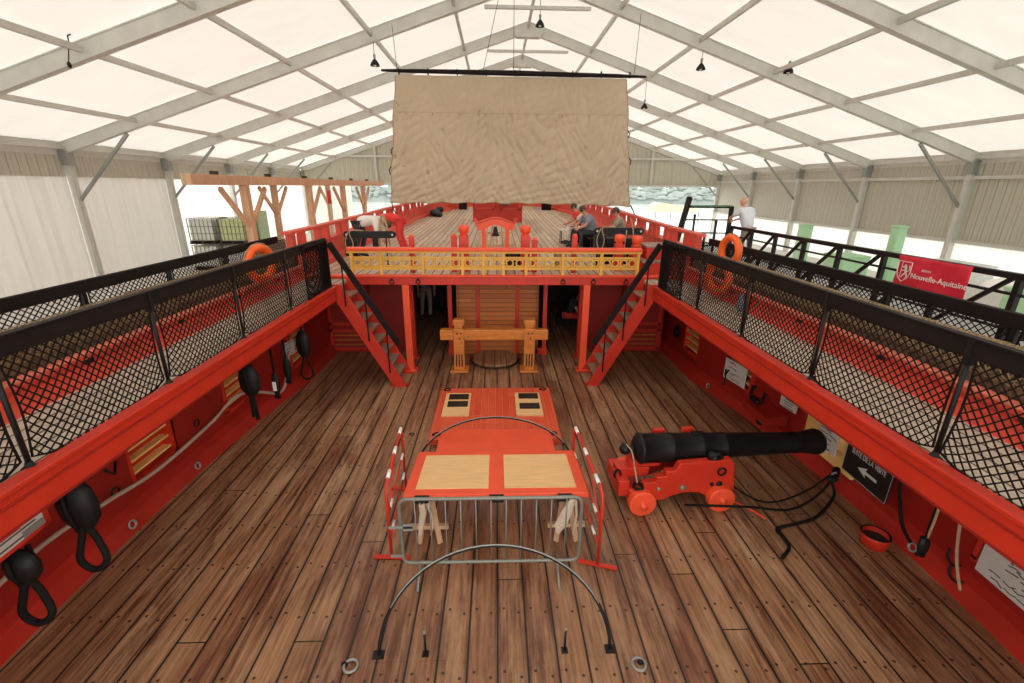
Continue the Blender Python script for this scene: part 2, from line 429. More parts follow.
def smooth_path(pts, n=6):
    pts = [Vector(p) for p in pts]; out = []
    for i in range(len(pts) - 1):
        p0 = pts[max(i - 1, 0)]; p1 = pts[i]; p2 = pts[i + 1]; p3 = pts[min(i + 2, len(pts) - 1)]
        for k in range(n):
            t = k / n
            out.append(0.5 * ((2 * p1) + (p2 - p0) * t + (2 * p0 - 5 * p1 + 4 * p2 - p3) * t * t + (3 * p1 - p0 - 3 * p2 + p3) * t ** 3))
    out.append(pts[-1]); return out

# ------------------------------------------------------------------ the place outside
G = 0.3        # quay level
m = mb(); m.box(-260, -5.6, -60, 39, G - 0.3, G); m.box(5.6, 18.6, -60, 39, G - 0.3, G); m.box(18.6, 260, -60, 39, G - 0.3, G); m.box(-5.6, 5.6, 34.5, 39, G - 0.3, G)
tag(m.build('ground', 'ground'), kind='structure')
m = mb(); m.box(-300, 300, 39, 420, -1.4, -1.0); m.box(-5.6, 5.6, -60, 34.5, -1.6, -1.4)
tag(m.build('river', 'water'), kind='structure')
m = mb(True)
random.seed(3)
for i in range(2200):
    x = random.uniform(-190, 230); z = random.uniform(0.6, 5.0)
    m.ball((x, 151.8, z), (random.uniform(0.8, 2.2), 0.6, random.uniform(0.3, 0.8)), 6, 4)
m.smooth = False
m.box(-200, 240, 152, 175, -1.2, 3.6)
tag(m.build('tree_line', 'trees'), 'hazy band of trees on the far river bank beyond the open tent end', 'trees', kind='stuff')

# ------------------------------------------------------------------ tent
RX, EZ, SL, HW = 1.37, 4.9, 0.325, 16.46        # ridge x, eave height, slope, half width
XL, XR = RX - HW, RX + HW
YF = [-7.9, -2.8, 2.3, 7.4, 12.5, 17.6, 22.7, 27.8, 32.9, 38.0]
def rz(x, d=0.0): return EZ + (HW - abs(x - RX)) * SL - d
AP = rz(RX)
TOPM = 0.42
m = mb()
for sgn in (-1, 1):
    x0, x1 = RX, RX + sgn * (HW + 0.25)
    m.quad((x0, -8, AP + TOPM), (x1, -8, rz(x1) + TOPM), (x1, 38.2, rz(x1) + TOPM), (x0, 38.2, AP + TOPM))
tag(m.build('ceiling', 'roof'), kind='structure')
lab = {12.5: 'aluminium roof frame cut by the top corners of the photo', 17.6: 'large aluminium portal frame, nearest with both posts in view',
       22.7: 'aluminium portal frame just ahead of the big sail', 27.8: 'aluminium portal frame second behind the sail', 32.9: 'aluminium portal frame one before the corrugated gable', 38.0: 'aluminium end frame set in the corrugated gable',
       7.4: 'aluminium roof frame above the gangways, outside the photo', 2.3: 'aluminium roof frame over the camera', -2.8: 'aluminium roof frame behind the camera', -7.9: 'aluminium rear end frame'}
lab[27.8] = 'aluminium portal frame third from the front in the photo'
for Y in YF[2:]:
    fr = empty('tent_frame', (RX, Y, G), lab[Y], 'roof frame', 'aluminium frames of the tent')
    o = Vector((RX, Y, G))
    for sgn in (-1, 1):
        a = Vector((0, 0, AP + 0.17 - G)); b = Vector((sgn * HW, 0, EZ + 0.17 - G))
        m = mb(); m.bar(a, b, 0.16, 0.36, (0, 0, 1)); m.bar(a + Vector((0, 0, -0.2)), b + Vector((0, 0, -0.2)), 0.2, 0.03); m.bar(a + Vector((0, 0, 0.17)), b + Vector((0, 0, 0.17)), 0.2, 0.03)
        m.build('rafter', 'alu', fr)
        m = mb(); m.box(sgn * HW - 0.17, sgn * HW + 0.17, -0.11, 0.11, 0, EZ - G - 0.05)
        m.box(sgn * HW - 0.19, sgn * HW + 0.19, -0.05, 0.05, 0, EZ - G - 0.05); m.build('post', 'alu', fr, 0.01)
        m = mb(); m.box(sgn * HW - 0.24, sgn * HW + 0.24, -0.15, 0.15, EZ - G - 0.38, EZ - G + 0.1); m.build('corner_bracket', 'galv', fr, 0.02)
        m = mb(); m.bar((sgn * (HW - 2.35), 0.0, rz(RX + sgn * (HW - 2.35)) - G - 0.1), (sgn * (HW - 0.15), 0.0, 3.35 - G), 0.09, 0.09); m.build('knee_brace', 'galv', fr)
    m = mb(); m.bar((-1.75, 0, 9.5 - G), (1.75, 0, 9.5 - G), 0.1, 0.1); m.build('tie_bar', 'alu', fr)
    m = mb(); m.prism([(-0.62, AP - G - 0.1), (-0.5, AP - G - 0.26), (0.5, AP - G - 0.26), (0.62, AP - G - 0.1), (0.62, AP - G + 0.05), (0, AP - G + 0.26), (-0.62, AP - G + 0.05)], 0.3, Matrix.Translation((0, -0.15, 0))); m.build('ridge_bracket', 'alu', fr, 0.02)
for i in range(-6, 7):
    if abs(i) == 6: x = RX + (HW - 0.12) * (1 if i > 0 else -1)
    else: x = RX + i * 2.74
    z = rz(x) + 0.18
    m = mb(); m.box(x - 0.05, x + 0.05, 0.0, 38, z - 0.07, z + 0.07)
    side = 'left' if i < 0 else 'right'
    nm = {0: 'long ridge purlin along the top of the roof', 6: 'long eave purlin at the foot of the %s roof slope' % side, 5: 'lowest long roof purlin above the %s eave purlin' % side,
          4: 'second long purlin up from the %s eave' % side, 3: 'third long purlin up from the %s eave' % side, 2: 'second long purlin down from the ridge on the %s slope' % side, 1: 'first long purlin beside the ridge on the %s slope' % side}[abs(i)]
    tag(m.build('roof_purlin', 'alu'), nm, 'purlin', 'roof purlins')
# side walls
m = mb()
for k in range(0, 6):
    y0, y1 = YF[k] + 0.13, YF[k + 1] - 0.13
    n = 26; pts = []
    for j in range(n + 1):
        y = lerp(y0, y1, j / n); pts.append((XL - 0.05 + 0.045 * math.sin(y * 5.3 + k) + 0.03 * math.sin(y * 13.1), y))
    m.smooth = True
    for (xa, ya), (xb, yb) in zip(pts, pts[1:]):
        m._add([(xa, ya, G), (xb, yb, G), (xb, yb, 4.15), (xa, ya, 4.15)], [(0, 1, 2, 3)])
tag(m.build('wall_left', 'curtain'), kind='structure')
m = mb(); m.smooth = True
for (ya, yb) in ((22.9, 27.6), (28.0, 32.7), (33.1, 37.8)):
    n = 22
    for j in range(n):
        a, b = lerp(ya, yb, j / n), lerp(ya, yb, (j + 1) / n)
        m._add([(XL - .05 + .06 * math.sin(a * 6), a, G), (XL - .05 + .06 * math.sin(b * 6), b, G), (XL - .05 + .06 * math.sin(b * 6), b, 4.15), (XL - .05 + .06 * math.sin(a * 6), a, 4.15)], [(0, 1, 2, 3)])
tag(m.build('wall_left_far', 'curtain2'), kind='structure')
m = mb(); m.box(XL - 0.12, XL - 0.06, -8, 38, 4.85, EZ + TOPM + 0.02); m.box(XR + 0.06, XR + 0.12, -8, 38, 4.85, EZ + TOPM + 0.02)
tag(m.build('trim_4', 'curtain'), kind='structure')
m = mb(); m.box(XL - 0.12, XL - 0.04, -8, 38, 4.15, 4.85)
tag(m.build('trim_1', 'corr'), kind='structure')
m = mb(); m.box(XR + 0.04, XR + 0.1, -8, 38, 2.1, 4.9)
tag(m.build('wall_right', 'corr'), kind='structure')
m = mb(); m.box(XR + 0.04, XR + 0.08, -8, 33.1, G, 2.1)
tag(m.build('wall_right_lower', 'corrt'), kind='structure')
m = mb(); m.box(XR - 0.08, XR + 0.12, -8, 38, 2.02, 2.14); m.box(XR - 0.06, XR + 0.05, -8, 38, 4.35, 4.47)
tag(m.build('trim_2', 'alu'), kind='structure')
# gable at the far end
m = mb()
m.prism([(XL, 4.12), (XR, 4.12), (XR, EZ + 0.3), (RX, AP + 0.35), (XL, EZ + 0.3)], 0.08, Matrix.Translation((0, 38.0, 0)))
tag(m.build('wall_end', 'corrx'), kind='structure')
m = mb()
for x in (-9.3, -4, 1.37, 6.8, 12.2): m.box(x - 0.08, x + 0.08, 37.8, 37.95, 4.1, rz(x) - 0.05)
m.box(XL, XR, 37.82, 37.92, 6.0, 6.14); m.box(XL, XR, 37.85, 38.1, 4.02, 4.16)
tag(m.build('trim_3', 'alu'), kind='structure')
m = mb(); m.box(-15.0, -11.5, 38.3, 38.36, G, 4.1); m.box(-6.0, 1.0, 38.3, 38.36, G, 2.2)
tag(m.build('wall_end_curtain', 'curtain2'), kind='structure')

# pendant lamps
def lamp(x, y, z, label):
    l = empty('pendant_lamp', (x, y, z), label, 'lamp', 'black dome lamps under the roof'); K = 0.75
    m = mb(True); m.lathe([(r_ * K, z_) for r_, z_ in [(0.05, 0.2), (0.09, 0.17), (0.19, 0.06), (0.21, 0.0), (0.195, 0.0), (0.17, 0.05), (0.05, 0.15)]], 18); shd = m.build('lamp_shade', 'black', l)
    m = mb(True); m.lathe([(0.03, 0.2), (0.05, 0.32), (0.02, 0.36)], 10); m.build('lamp_holder', 'galv', l)
    m = mb(); m.tube([(0, 0, 0.34), (0, 0, rz(x) - z - 0.02)], 0.01, 6); m.build('cord', 'black', l)
    m = mb(True); m.ball((0, 0, 0.06), (0.06, 0.06, 0.08), 10, 6); m.build('bulb', 'white', shd)
lamp(1.5, 18.2, 9.15, 'black dome lamp hanging from the roof ridge above the yard')
lamp(-4.07, 17.6, 7.75, 'black dome lamp hanging left of the sail')
lamp(7.02, 17.6, 7.8, 'black dome lamp hanging from the big rafter right of the sail')
lamp(6.6, 22.4, 7.3, 'smaller black dome lamp farther off, right of the yard end')
lamp(9.7, 16.9, 9.0 - 1.4, 'black dome lamp near the top edge, right of centre')
lamp(15.3, 13.0, 4.9 + 0.25, 'black lamp at the upper right edge of the roof')

# ------------------------------------------------------------------ ship hull
def wR(y): return 4.70 - 0.0255 * (min(max(y, 2.4), 9.0) - 4.5) ** 2 if y < 9 else 4.19
def wL(y): return 4.32 - 0.018 * (min(max(y, 2.4), 9.0) - 4.5) ** 2 if y < 9 else 3.96
W = {1: wR, -1: wL}
m = mb(); m.box(-5.0, 5.2, -3.0, 16.0, -0.12, 0.0)
tag(m.build('floor', 'deck'), kind='structure')
PORTS_ = {1: [0.7, 3.1, 5.55, 7.75, 9.45], -1: [0.7, 2.3, 5.25, 7.1, 9.0]}
PZ0, PZ1, PW = 0.45, 1.15, 0.40
for s in (-1, 1):
    PORTS = PORTS_[s]
    ys = sorted(set([-3 + 0.5 * i for i in range(39)] + [p + q for p in PORTS for q in (-PW, PW)]))
    zs = [0.24, PZ0, PZ1, 2.02]
    m = mb()
    def wx(y, z, off=0): return s * (W[s](y) + 0.16 - 0.05 * z + off)
    for ya, yb in zip(ys, ys[1:]):
        for za, zb in zip(zs, zs[1:]):
            ym = (ya + yb) / 2
            if za == PZ0 and any(abs(ym - p) < PW for p in PORTS): continue
            for off in (0, 0.34):
                m._add([(wx(ya, za, off), ya, za), (wx(yb, za, off), yb, za), (wx(yb, zb, off), yb, zb), (wx(ya, zb, off), ya, zb)], [(0, 1, 2, 3)])
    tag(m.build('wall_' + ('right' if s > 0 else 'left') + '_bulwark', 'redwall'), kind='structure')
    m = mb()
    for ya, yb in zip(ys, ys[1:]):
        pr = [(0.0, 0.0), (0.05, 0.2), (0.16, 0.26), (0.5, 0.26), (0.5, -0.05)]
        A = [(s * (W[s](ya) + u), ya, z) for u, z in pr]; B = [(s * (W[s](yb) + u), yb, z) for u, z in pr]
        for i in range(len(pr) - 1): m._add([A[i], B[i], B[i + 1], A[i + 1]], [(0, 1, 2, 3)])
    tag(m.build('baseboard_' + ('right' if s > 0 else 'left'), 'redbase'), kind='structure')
    # outer hull skin below the ports
    m = mb()
    for ya, yb in zip(ys, ys[1:]):
        m._add([(wx(ya, 0, .34), ya, 0.24), (wx(yb, 0, .34), yb, 0.24), (s * 5.3, yb, -1.5), (s * 5.3, ya, -1.5)], [(0, 1, 2, 3)])
    tag(m.build('hull_side_' + ('right' if s > 0 else 'left'), 'board'), kind='structure')
    for k, p in enumerate(PORTS[1:]):
        sd = 'right' if s > 0 else 'left'
        where = ['nearest the camera', 'second from the camera', 'third from the camera', 'beside the stair'][k]
        g = empty('gun_port', (s * (W[s](p) + 0.16), p, PZ0), f'gun port in the {sd} red bulwark, {where}', 'gun port', 'gun ports of the ship')
        dx0, dx1 = (-0.03, 0.36) if s > 0 else (-0.36, 0.03)
        big = (s > 0 and k == 1)
        m = mb(); m.box(dx0, dx1, -PW, -PW + 0.05, 0, 0.7); m.box(dx0, dx1, PW - 0.05, PW, 0, 0.7); m.box(dx0, dx1, -PW, PW, -0.03, 0.03); m.box(dx0, dx1, -PW, PW, 0.67, 0.73)
        m.build('port_frame', 'cream' if big else 'red', g)
        if not big:
            m = mb(); m.box(min(s * 0.12, s * 0.15), max(s * 0.12, s * 0.15), -PW + 0.05, PW - 0.05, 0.03, 0.68); lid_ = m.build('port_lid', 'red', g)
            for j in range(4):
                z = 0.09 + 0.16 * j
                mm = mb(); mm.box(min(s * 0.0, s * 0.12), max(s * 0.0, s * 0.12), -PW + 0.05, PW - 0.05, z, z + 0.03); mm.build('slat', 'slat', lid_, 0.005)
        else:
            m = mb(); m.box(-0.1, -0.06, -PW - 0.12, PW + 0.1, -0.19, -0.0); m.box(-0.1, -0.06, PW - 0.35, PW + 0.1, 0.0, 0.45); m.box(-0.1, -0.06, -PW - 0.12, -PW + 0.12, 0.0, 0.45); m.box(-0.1, -0.06, -PW - 0.12, PW + 0.1, 0.4, 0.5); m.build('port_lining', 'slat', g)

# gangways
for s in (-1, 1):
    sd = 'right' if s > 0 else 'left'
    m = mb()
    x0, x1 = sorted((s * 3.12, s * 4.0)); m.box(x0, x1, -1.5, 9.6, 2.03, 2.1)
    tag(m.build('gangway_deck_' + sd, 'gang'), kind='structure')
    gw = empty('gangway_beam', (s * 3.1, 0, 1.86), f'long bright red edge beam of the {sd} gangway', 'beam', 'gangway edge beams')
    def sx(a, b): return tuple(sorted((s * a, s * b)))
    m = mb(); x0, x1 = sx(-0.02, 0.09); m.box(x0, x1, -1.5, 8.62, 0.0, 0.225); m.build('face_board', 'red', gw, 0.008)
    m = mb(); x0, x1 = sx(-0.045, 0.075); m.box(x0, x1, -1.5, 8.66, 0.225, 0.27); m.build('moulding', 'red', gw, 0.012)
    m = mb(); x0, x1 = sx(-0.01, 0.09); m.box(x0, x1, -1.5, 8.64, -0.03, 0.0); m.build('lower_moulding', 'redwall', gw, 0.008)
    m = mb(); x0, x1 = sx(-0.032, -0.018); m.box(x0, x1, -1.5, 8.63, 0.148, 0.165); m.build('bead', 'redwall', gw, 0.004)
    # short beams below the gangway
    for k, y in enumerate((0.6, 1.8, 4.1, 6.35, 8.45)):
        b = mb(); b.prism([(s * 3.15, 1.83), (s * 3.15, 2.02), (s * (W[s](y) + 0.1), 2.02), (s * (W[s](y) + 0.1), 1.25), (s * (W[s](y) - 0.1), 1.55), (s * (W[s](y) - 0.45), 1.83)], 0.14, Matrix.Translation((0, y, 0)))
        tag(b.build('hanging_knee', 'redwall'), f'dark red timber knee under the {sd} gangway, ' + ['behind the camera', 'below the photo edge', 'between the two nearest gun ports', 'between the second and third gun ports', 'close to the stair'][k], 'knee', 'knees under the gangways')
    # red bulwark above the gangway with its capping
    bw = empty('gangway_bulwark', (s * 3.95, 0, 2.1), f'low red bulwark with a moulded cap along the outer edge of the {sd} gangway', 'bulwark', 'gangway bulwarks')
    m = mb()
    prof = [(0.0, 0.0), (0.02, 0.01), (0.05, 0.12), (0.035, 0.13), (0.035, 0.15), (0.11, 0.155), (0.12, 0.2), (0.06, 0.215), (0.06, 0.255), (0.72, 0.26), (0.75, 0.23), (0.75, -0.07), (0.0, -0.07)]
    m.prism([(s * u, z) for u, z in prof], 11.1, Matrix.Translation((0, -1.5, 0)))
    m.build('planking', 'bulred', bw)
    m = mb(); x0, x1 = sx(0.05, 0.17); m.box(x0, x1, -1.5, 9.6, 0.255, 0.275); m.build('capping', 'pinkcap', bw, 0.006)
    for k in range(7):
        m = mb(True); m.ball((s * 0.1, 1.3 + 1.38 * k + 0.3, 0.18), (0.025, 0.05, 0.03), 10, 6); m.build('eyebolt', 'black', bw)
    # stowed brown netting in the trough above the bulwark
    hn = empty('hammock_netting', (s * 4.13, 0, 2.37), f'brown stowed netting lying above the {sd} red bulwark', 'netting', 'stowed netting')
    m = mb(True); n = 150; rings = []
    random.seed(11 + s)
    for i in range(n + 1):
        y = -1.4 + 10.9 * i / n
        for (u, z) in ((0.03, -0.01), (-0.0, 0.10), (0.03, 0.22), (0.12, 0.3), (0.25, 0.32), (0.34, 0.2), (0.35, 0.0)):
            q_ = 0 if z < 0.05 else 1
            rings.append((s * (u + q_ * random.uniform(-.008, .014)), y, z + q_ * (0.03 * math.sin(y * 3.1 + u * 12) + random.uniform(-.012, .012))))
    fs = []
    for i in range(n):
        for k in range(6):
            a = i * 7 + k; fs.append((a, a + 1, a + 8, a + 7))
    m._add(rings, fs); m.build('bundle', 'hammock', hn)
    m = mb()
    for k in range(172):
        y = -1.2 + 0.06 * k
        for dy in (0.25, -0.25):
            m.tube([(s * 0.0, y, 0.09), (s * -0.015, y + dy * .45, 0.15), (s * 0.0, y + dy * .8, 0.25), (s * 0.1, y + dy, 0.335), (s * 0.24, y + dy * 1.4, 0.35)], 0.006, 3, cap=False)
    m.build('net_cover', 'brownnet', hn)

# nets
def net_mesh(L, H, cell, r, sag=0.05, side=0.05):
    m = mb()
    def S(u, v):      # u along 0..L, v up 0..H
        a, b = u / L, v / H
        x = lerp(side * math.sin(math.pi * b) + 0.015, L - side * math.sin(math.pi * b) - 0.015, a)
        lo = 0.02 + sag * (1 - (2 * a - 1) ** 2) * 0.0 + 0.06 * abs(2 * a - 1) ** 6
        z = lerp(lo, H - sag * 0.6 * math.sin(math.pi * a) * (1 if sag > 0.06 else 0.0), b)
        return Vector((0.012 * math.sin(5 * a + 3 * b) + 0.02 * math.sin(math.pi * a) * math.sin(math.pi * b), x, z))
    for sg in (1, -1):
        c = -H if sg > 0 else 0
        end = L if sg > 0 else L + H
        while c < end:
            pts = []
            for k in range(9):
                v = H * k / 8; u = c + v if sg > 0 else c - v
                pts.append((u, v))
            cl = [(u, v) for u, v in pts if -1e-6 <= u <= L + 1e-6]
            # clip ends exactly
            if sg > 0:
                if c < 0: cl = [(0, -c)] + [p for p in cl if p[1] > -c + 1e-6]
                if c + H > L: cl = [p for p in cl if p[0] < L - 1e-6] + [(L, L - c)]
            else:
                if c > L: cl = [(L, c - L)] + [p for p in cl if p[1] > c - L + 1e-6]
                if c - H < 0: cl = [p for p in cl if p[0] > 1e-6] + [(0, c)]
            if len(cl) >= 2: m.tube([S(*p) for p in cl], r, 3, cap=False)
            c += cell
    bd = [S(L * k / 12, 0) for k in range(13)] + [S(L, H * k / 6) for k in range(1, 7)] + [S(L * (12 - k) / 12, H) for k in range(1, 13)] + [S(0, H * (6 - k) / 6) for k in range(1, 6)]
    m.tube(bd, r * 1.4, 4, closed=True)
    return m
SP = 1.385
NB = [1.37 + SP * i for i in range(-1, 6)]        # 0.0 .. 8.3 stanchion feet
netp = net_mesh(SP - 0.04, 0.79, 0.074, 0.0063, side=0.025)
net_in = netp.build('net', 'net'); 
netp2 = net_mesh(SP - 0.04, 0.42, 0.08, 0.0066, sag=0.12, side=0.02)
net_out = netp2.build('net', 'net')
used = {'in': False, 'out': False}
def place_net(kind, parent, loc, sc_y=1.0):
    src = net_in if kind == 'in' else net_out
    if used[kind]: o = src.copy(); C.objects.link(o)
    else: o = src; used[kind] = True
    o.parent = parent; o.location = loc; o.scale = (1, sc_y, 1)
    return o
for s in (-1, 1):
    sd = 'right' if s > 0 else 'left'
    r = empty('gangway_railing', (s * 3.17, 0, 2.1), f'inner {sd} gangway railing of black stanchions and diamond net under a dark board', 'railing', 'inner gangway railings')
    for k, y in enumerate(NB + [8.6]):
        m = mb(True); m.tube([(0, y, 0), (0, y, 0.86)], 0.017, 8); m.lathe([(0.05, 0.0), (0.05, 0.02), (0.025, 0.04), (0.022, 0.06)], 10, Matrix.Translation((0, y, 0))); st_ = m.build('stanchion', 'black', r)
        m = mb(); m.box(-0.027, 0.027, y - 0.022, y + 0.022, 0.74, 0.925); m.build('board_clamp', 'black', st_)
    m = mb(); m.box(-0.02, 0.02, -1.4, 8.62, 0.79, 0.915); m.build('top_board', 'board', r, 0.01)
    m = mb(); m.box(-0.032, 0.032, -1.4, 8.64, 0.915, 0.93); m.build('cap_strip', 'board', r)
    for a in NB[:-1]: place_net('in', r, (0, a + 0.02, 0.0))
    place_net('in', r, (0, NB[-1] + 0.02, 0.0), 0.33 / SP)
    # outer railing
    q = empty('outer_railing', (s * 4.55, 0, 2.46), f'outer {sd} ship railing with a long dark board above loose netting', 'railing', 'outer ship railings')
    for k in range(7):
        y = 0.9 + SP * k
        m = mb(); m.bar((0, y, -0.1), (0, y, 0.46), 0.035, 0.05, (0, 1, 0)); m.build('stanchion', 'black', q)
        place_net('out', q, (0, y + 0.02, 0.03))
    m = mb(); m.box(-0.025, 0.025, -1.4, 9.75, 0.345, 0.48); m.build('top_board', 'board', q, 0.01)
    m = mb(); m.tube([(-s * 0.4, -1.4, 0.1), (-s * 0.4, 9.6, 0.1)], 0.008, 6); m.build('jackline', 'rope', q)

# mesh-covered end frames where the railing meets the stair head
for s in (-1, 1):
    sd = 'right' if s > 0 else 'left'
    e = empty('mesh_screen', (s * 3.13, 7.5, 2.1), f'dark fine mesh screen closing the {sd} railing at the stair head', 'screen', 'mesh screens at the stairs')
    m = mb(); m.box(-0.012, 0.012, 0.0, 0.03, 0.02, 0.9); m.box(-0.012, 0.012, 1.07, 1.1, 0.02, 0.9); m.box(-0.012, 0.012, 0, 1.1, 0.87, 0.9); m.box(-0.012, 0.012, 0, 1.1, 0.02, 0.05); m.build('frame', 'board', e)
    m = net_mesh(1.06, 0.84, 0.05, 0.0045, side=0.0); o = m.build('net', 'net', e, loc=(0, 0.02, 0.04))

# ------------------------------------------------------------------ forecastle
def dz(y): return 2.15 + 0.5 * (max(0, y - 11) / 22.0) ** 2
def cx(y): return 0.025 * max(0, y - 9.6)
def hw(y): return interp(y, [(9.6, 4.0), (11, 4.05), (18, 4.35), (25, 4.3), (30, 3.4), (33, 2.2), (34, 1.2)])
ysf = [9.62 + 0.6 * i for i in range(41)]
m = mb()
for a, b in zip(ysf, ysf[1:]):
    for (za, zb_) in ((0, 0),):
        A = [(cx(a) - hw(a) - .3, a, dz(a)), (cx(a) + hw(a) + .3, a, dz(a))]; B = [(cx(b) - hw(b) - .3, b, dz(b)), (cx(b) + hw(b) + .3, b, dz(b))]
        m._add([A[0], A[1], B[1], B[0]], [(0, 1, 2, 3)])
        lo = lambda p: (p[0], p[1], p[2] - 0.12)
        m._add([lo(A[0]), lo(B[0]), lo(B[1]), lo(A[1])], [(0, 1, 2, 3)])
tag(m.build('forecastle_deck', 'fore'), kind='structure')
for s in (-1, 1):
    m = mb()
    for a, b in zip(ysf, ysf[1:]):
        pr = [(0, 0.0), (0.03, 0.1), (0.12, 0.14), (0.14, 0.5), (0.1, 0.52), (0.1, 0.56), (0.36, 0.56), (0.4, 0.1), (0.5, -3.3)]
        A = [(cx(a) + s * (hw(a) + u), a, dz(a) + z) for u, z in pr]; B = [(cx(b) + s * (hw(b) + u), b, dz(b) + z) for u, z in pr]
        for i in range(len(pr) - 1): m._add([A[i], B[i], B[i + 1], A[i + 1]], [(0, 1, 2, 3)])
    tag(m.build('wall_' + ('right' if s > 0 else 'left') + '_forecastle', 'bulred'), kind='structure')
    sd = 'right' if s > 0 else 'left'
    q = empty('forecastle_rail', (cx(9.6) + s * 4.2, 9.6, 2.7), f'red {sd} forecastle rail carried on stout red posts', 'rail', 'forecastle rails')
    ox, oy, oz = q.location
    m = mb(); ys = [9.4 + 0.6 * i for i in range(39)]
    for a, b in zip(ys, ys[1:]):
        m.bar((cx(a) + s * (hw(a) + 0.2) - ox, a - oy, dz(a) + 0.88 - oz), (cx(b) + s * (hw(b) + 0.2) - ox, b - oy, dz(b) + 0.88 - oz), 0.2, 0.06)
    m.build('handrail', 'bulred', q)
    k = 0; y = 9.6
    while y < 32:
        x = cx(y) + s * (hw(y) + 0.2)
        m = mb(); m.box(x - 0.07 - ox, x + 0.07 - ox, y - 0.09 - oy, y + 0.09 - oy, dz(y) + 0.5 - oz, dz(y) + 0.87 - oz); m.build('rail_post', 'bulred', q, 0.01)
        y += 0.55 if k % 2 == 0 else 1.0
        k += 1
# bow: closing bulkhead
m = mb(); m.box(cx(33.5) - 1.6, cx(33.5) + 1.6, 33.6, 33.9, 0.0, 3.7)
tag(m.build('wall_bow', 'bulred'), kind='structure')

# beam across the break of the forecastle with iron rings
b = empty('deck_beam', (0, 9.58, 1.97), 'long red beam across the front edge of the forecastle', 'beam')
m = mb(); m.box(-3.95, 3.95, -0.06, 0.1, 0.0, 0.17); m.build('face_board', 'red', b, 0.01)
m = mb(); m.box(-3.95, 3.95, -0.09, 0.1, 0.17, 0.2); m.build('moulding', 'orange', b, 0.008)
for x in (-2.95, -2.2, -1.65, -1.5 + 2.9, 2.05, 2.75):
    m = mb(True); m.tube([(x + 0.045 * math.cos(t * math.pi / 5), -0.09, 0.07 + 0.045 * math.sin(t * math.pi / 5)) for t in range(10)], 0.012, 6, closed=True); m.ball((x, -0.075, 0.12), 0.028, 8, 6); m.build('ring', 'black', b)
for s in (-1, 1):
    sd = 'right' if s > 0 else 'left'
    p = empty('deck_pillar', (s * 1.93, 9.58, 0), f'front red square pillar beside the {sd} stair', 'pillar', 'front forecastle pillars')
    m = mb(); m.box(-0.075, 0.075, -0.07, 0.07, 0.0, 1.97); m.build('shaft', 'orange', p, 0.012)
    m = mb(); m.box(-0.14, 0.14, -0.12, 0.12, 0.0, 0.05); m.build('foot', 'orange', p, 0.01)
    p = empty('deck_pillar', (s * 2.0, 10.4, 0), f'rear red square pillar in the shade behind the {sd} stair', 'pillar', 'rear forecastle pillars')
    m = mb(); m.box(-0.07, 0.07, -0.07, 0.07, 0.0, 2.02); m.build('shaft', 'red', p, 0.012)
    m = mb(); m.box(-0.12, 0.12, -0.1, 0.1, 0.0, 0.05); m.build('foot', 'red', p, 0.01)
# space below the forecastle
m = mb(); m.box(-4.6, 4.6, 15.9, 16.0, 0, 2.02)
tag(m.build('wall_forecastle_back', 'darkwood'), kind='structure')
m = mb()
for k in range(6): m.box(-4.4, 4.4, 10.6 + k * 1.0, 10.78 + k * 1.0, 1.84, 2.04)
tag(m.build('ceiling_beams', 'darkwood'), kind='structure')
for s in (-1, 1):
    m = mb(); m.box(min(s * 2.25, s * 3.1), max(s * 2.25, s * 3.1), 11.0, 11.06, 0, 2.02)
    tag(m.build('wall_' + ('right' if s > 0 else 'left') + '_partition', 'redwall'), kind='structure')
# central bulkhead cabin
c = empty('bulkhead_cabin', (0.02, 10.6, 0), 'central cabin of horizontal boards framed by red posts under the forecastle', 'cabin')
m = mb(); m.box(-0.95, 0.95, 0.0, 0.06, 0.02, 2.02); m.box(-0.98, -0.93, 0, 3.5, 0, 2.02); m.box(0.93, 0.98, 0, 3.5, 0, 2.02); m.build('boarding', 'bulkwood', c)
for x in (-1.16, -0.48, 0.48, 1.16):
    w = 0.05 if abs(x) > 1 else 0.04
    m = mb(); m.box(x * 0.98 - w, x * 0.98 + w, -0.05, 0.04, 0.0, 2.02); m.build('post', 'red', c, 0.008)
m = mb(); m.box(-1.2, 1.2, -0.04, 0.03, 1.93, 2.02); m.build('head_rail', 'red', c, 0.008)
m = mb(); m.box(-1.22, -0.95, 0.0, 0.06, 0.0, 0.16); m.box(0.95, 1.22, 0.0, 0.06, 0.0, 0.16); m.build('foot_board', 'red', c)
# round wooden lid on the deck
c = empty('round_lid', (-0.05, 10.15, 0.0), 'round dark wooden hatch lid lying between the oak bitts and the cabin', 'lid')
m = mb(); m.lathe([(0.52, 0.0), (0.55, 0.03), (0.55, 0.09), (0.52, 0.11)], 36); m.build('lid', 'deck', c)
m = mb(); m.tube([(0.56 * math.cos(t * math.pi / 18), 0.56 * math.sin(t * math.pi / 18), 0.05) for t in range(36)], 0.015, 6, closed=True); m.build('hoop', 'black', c)
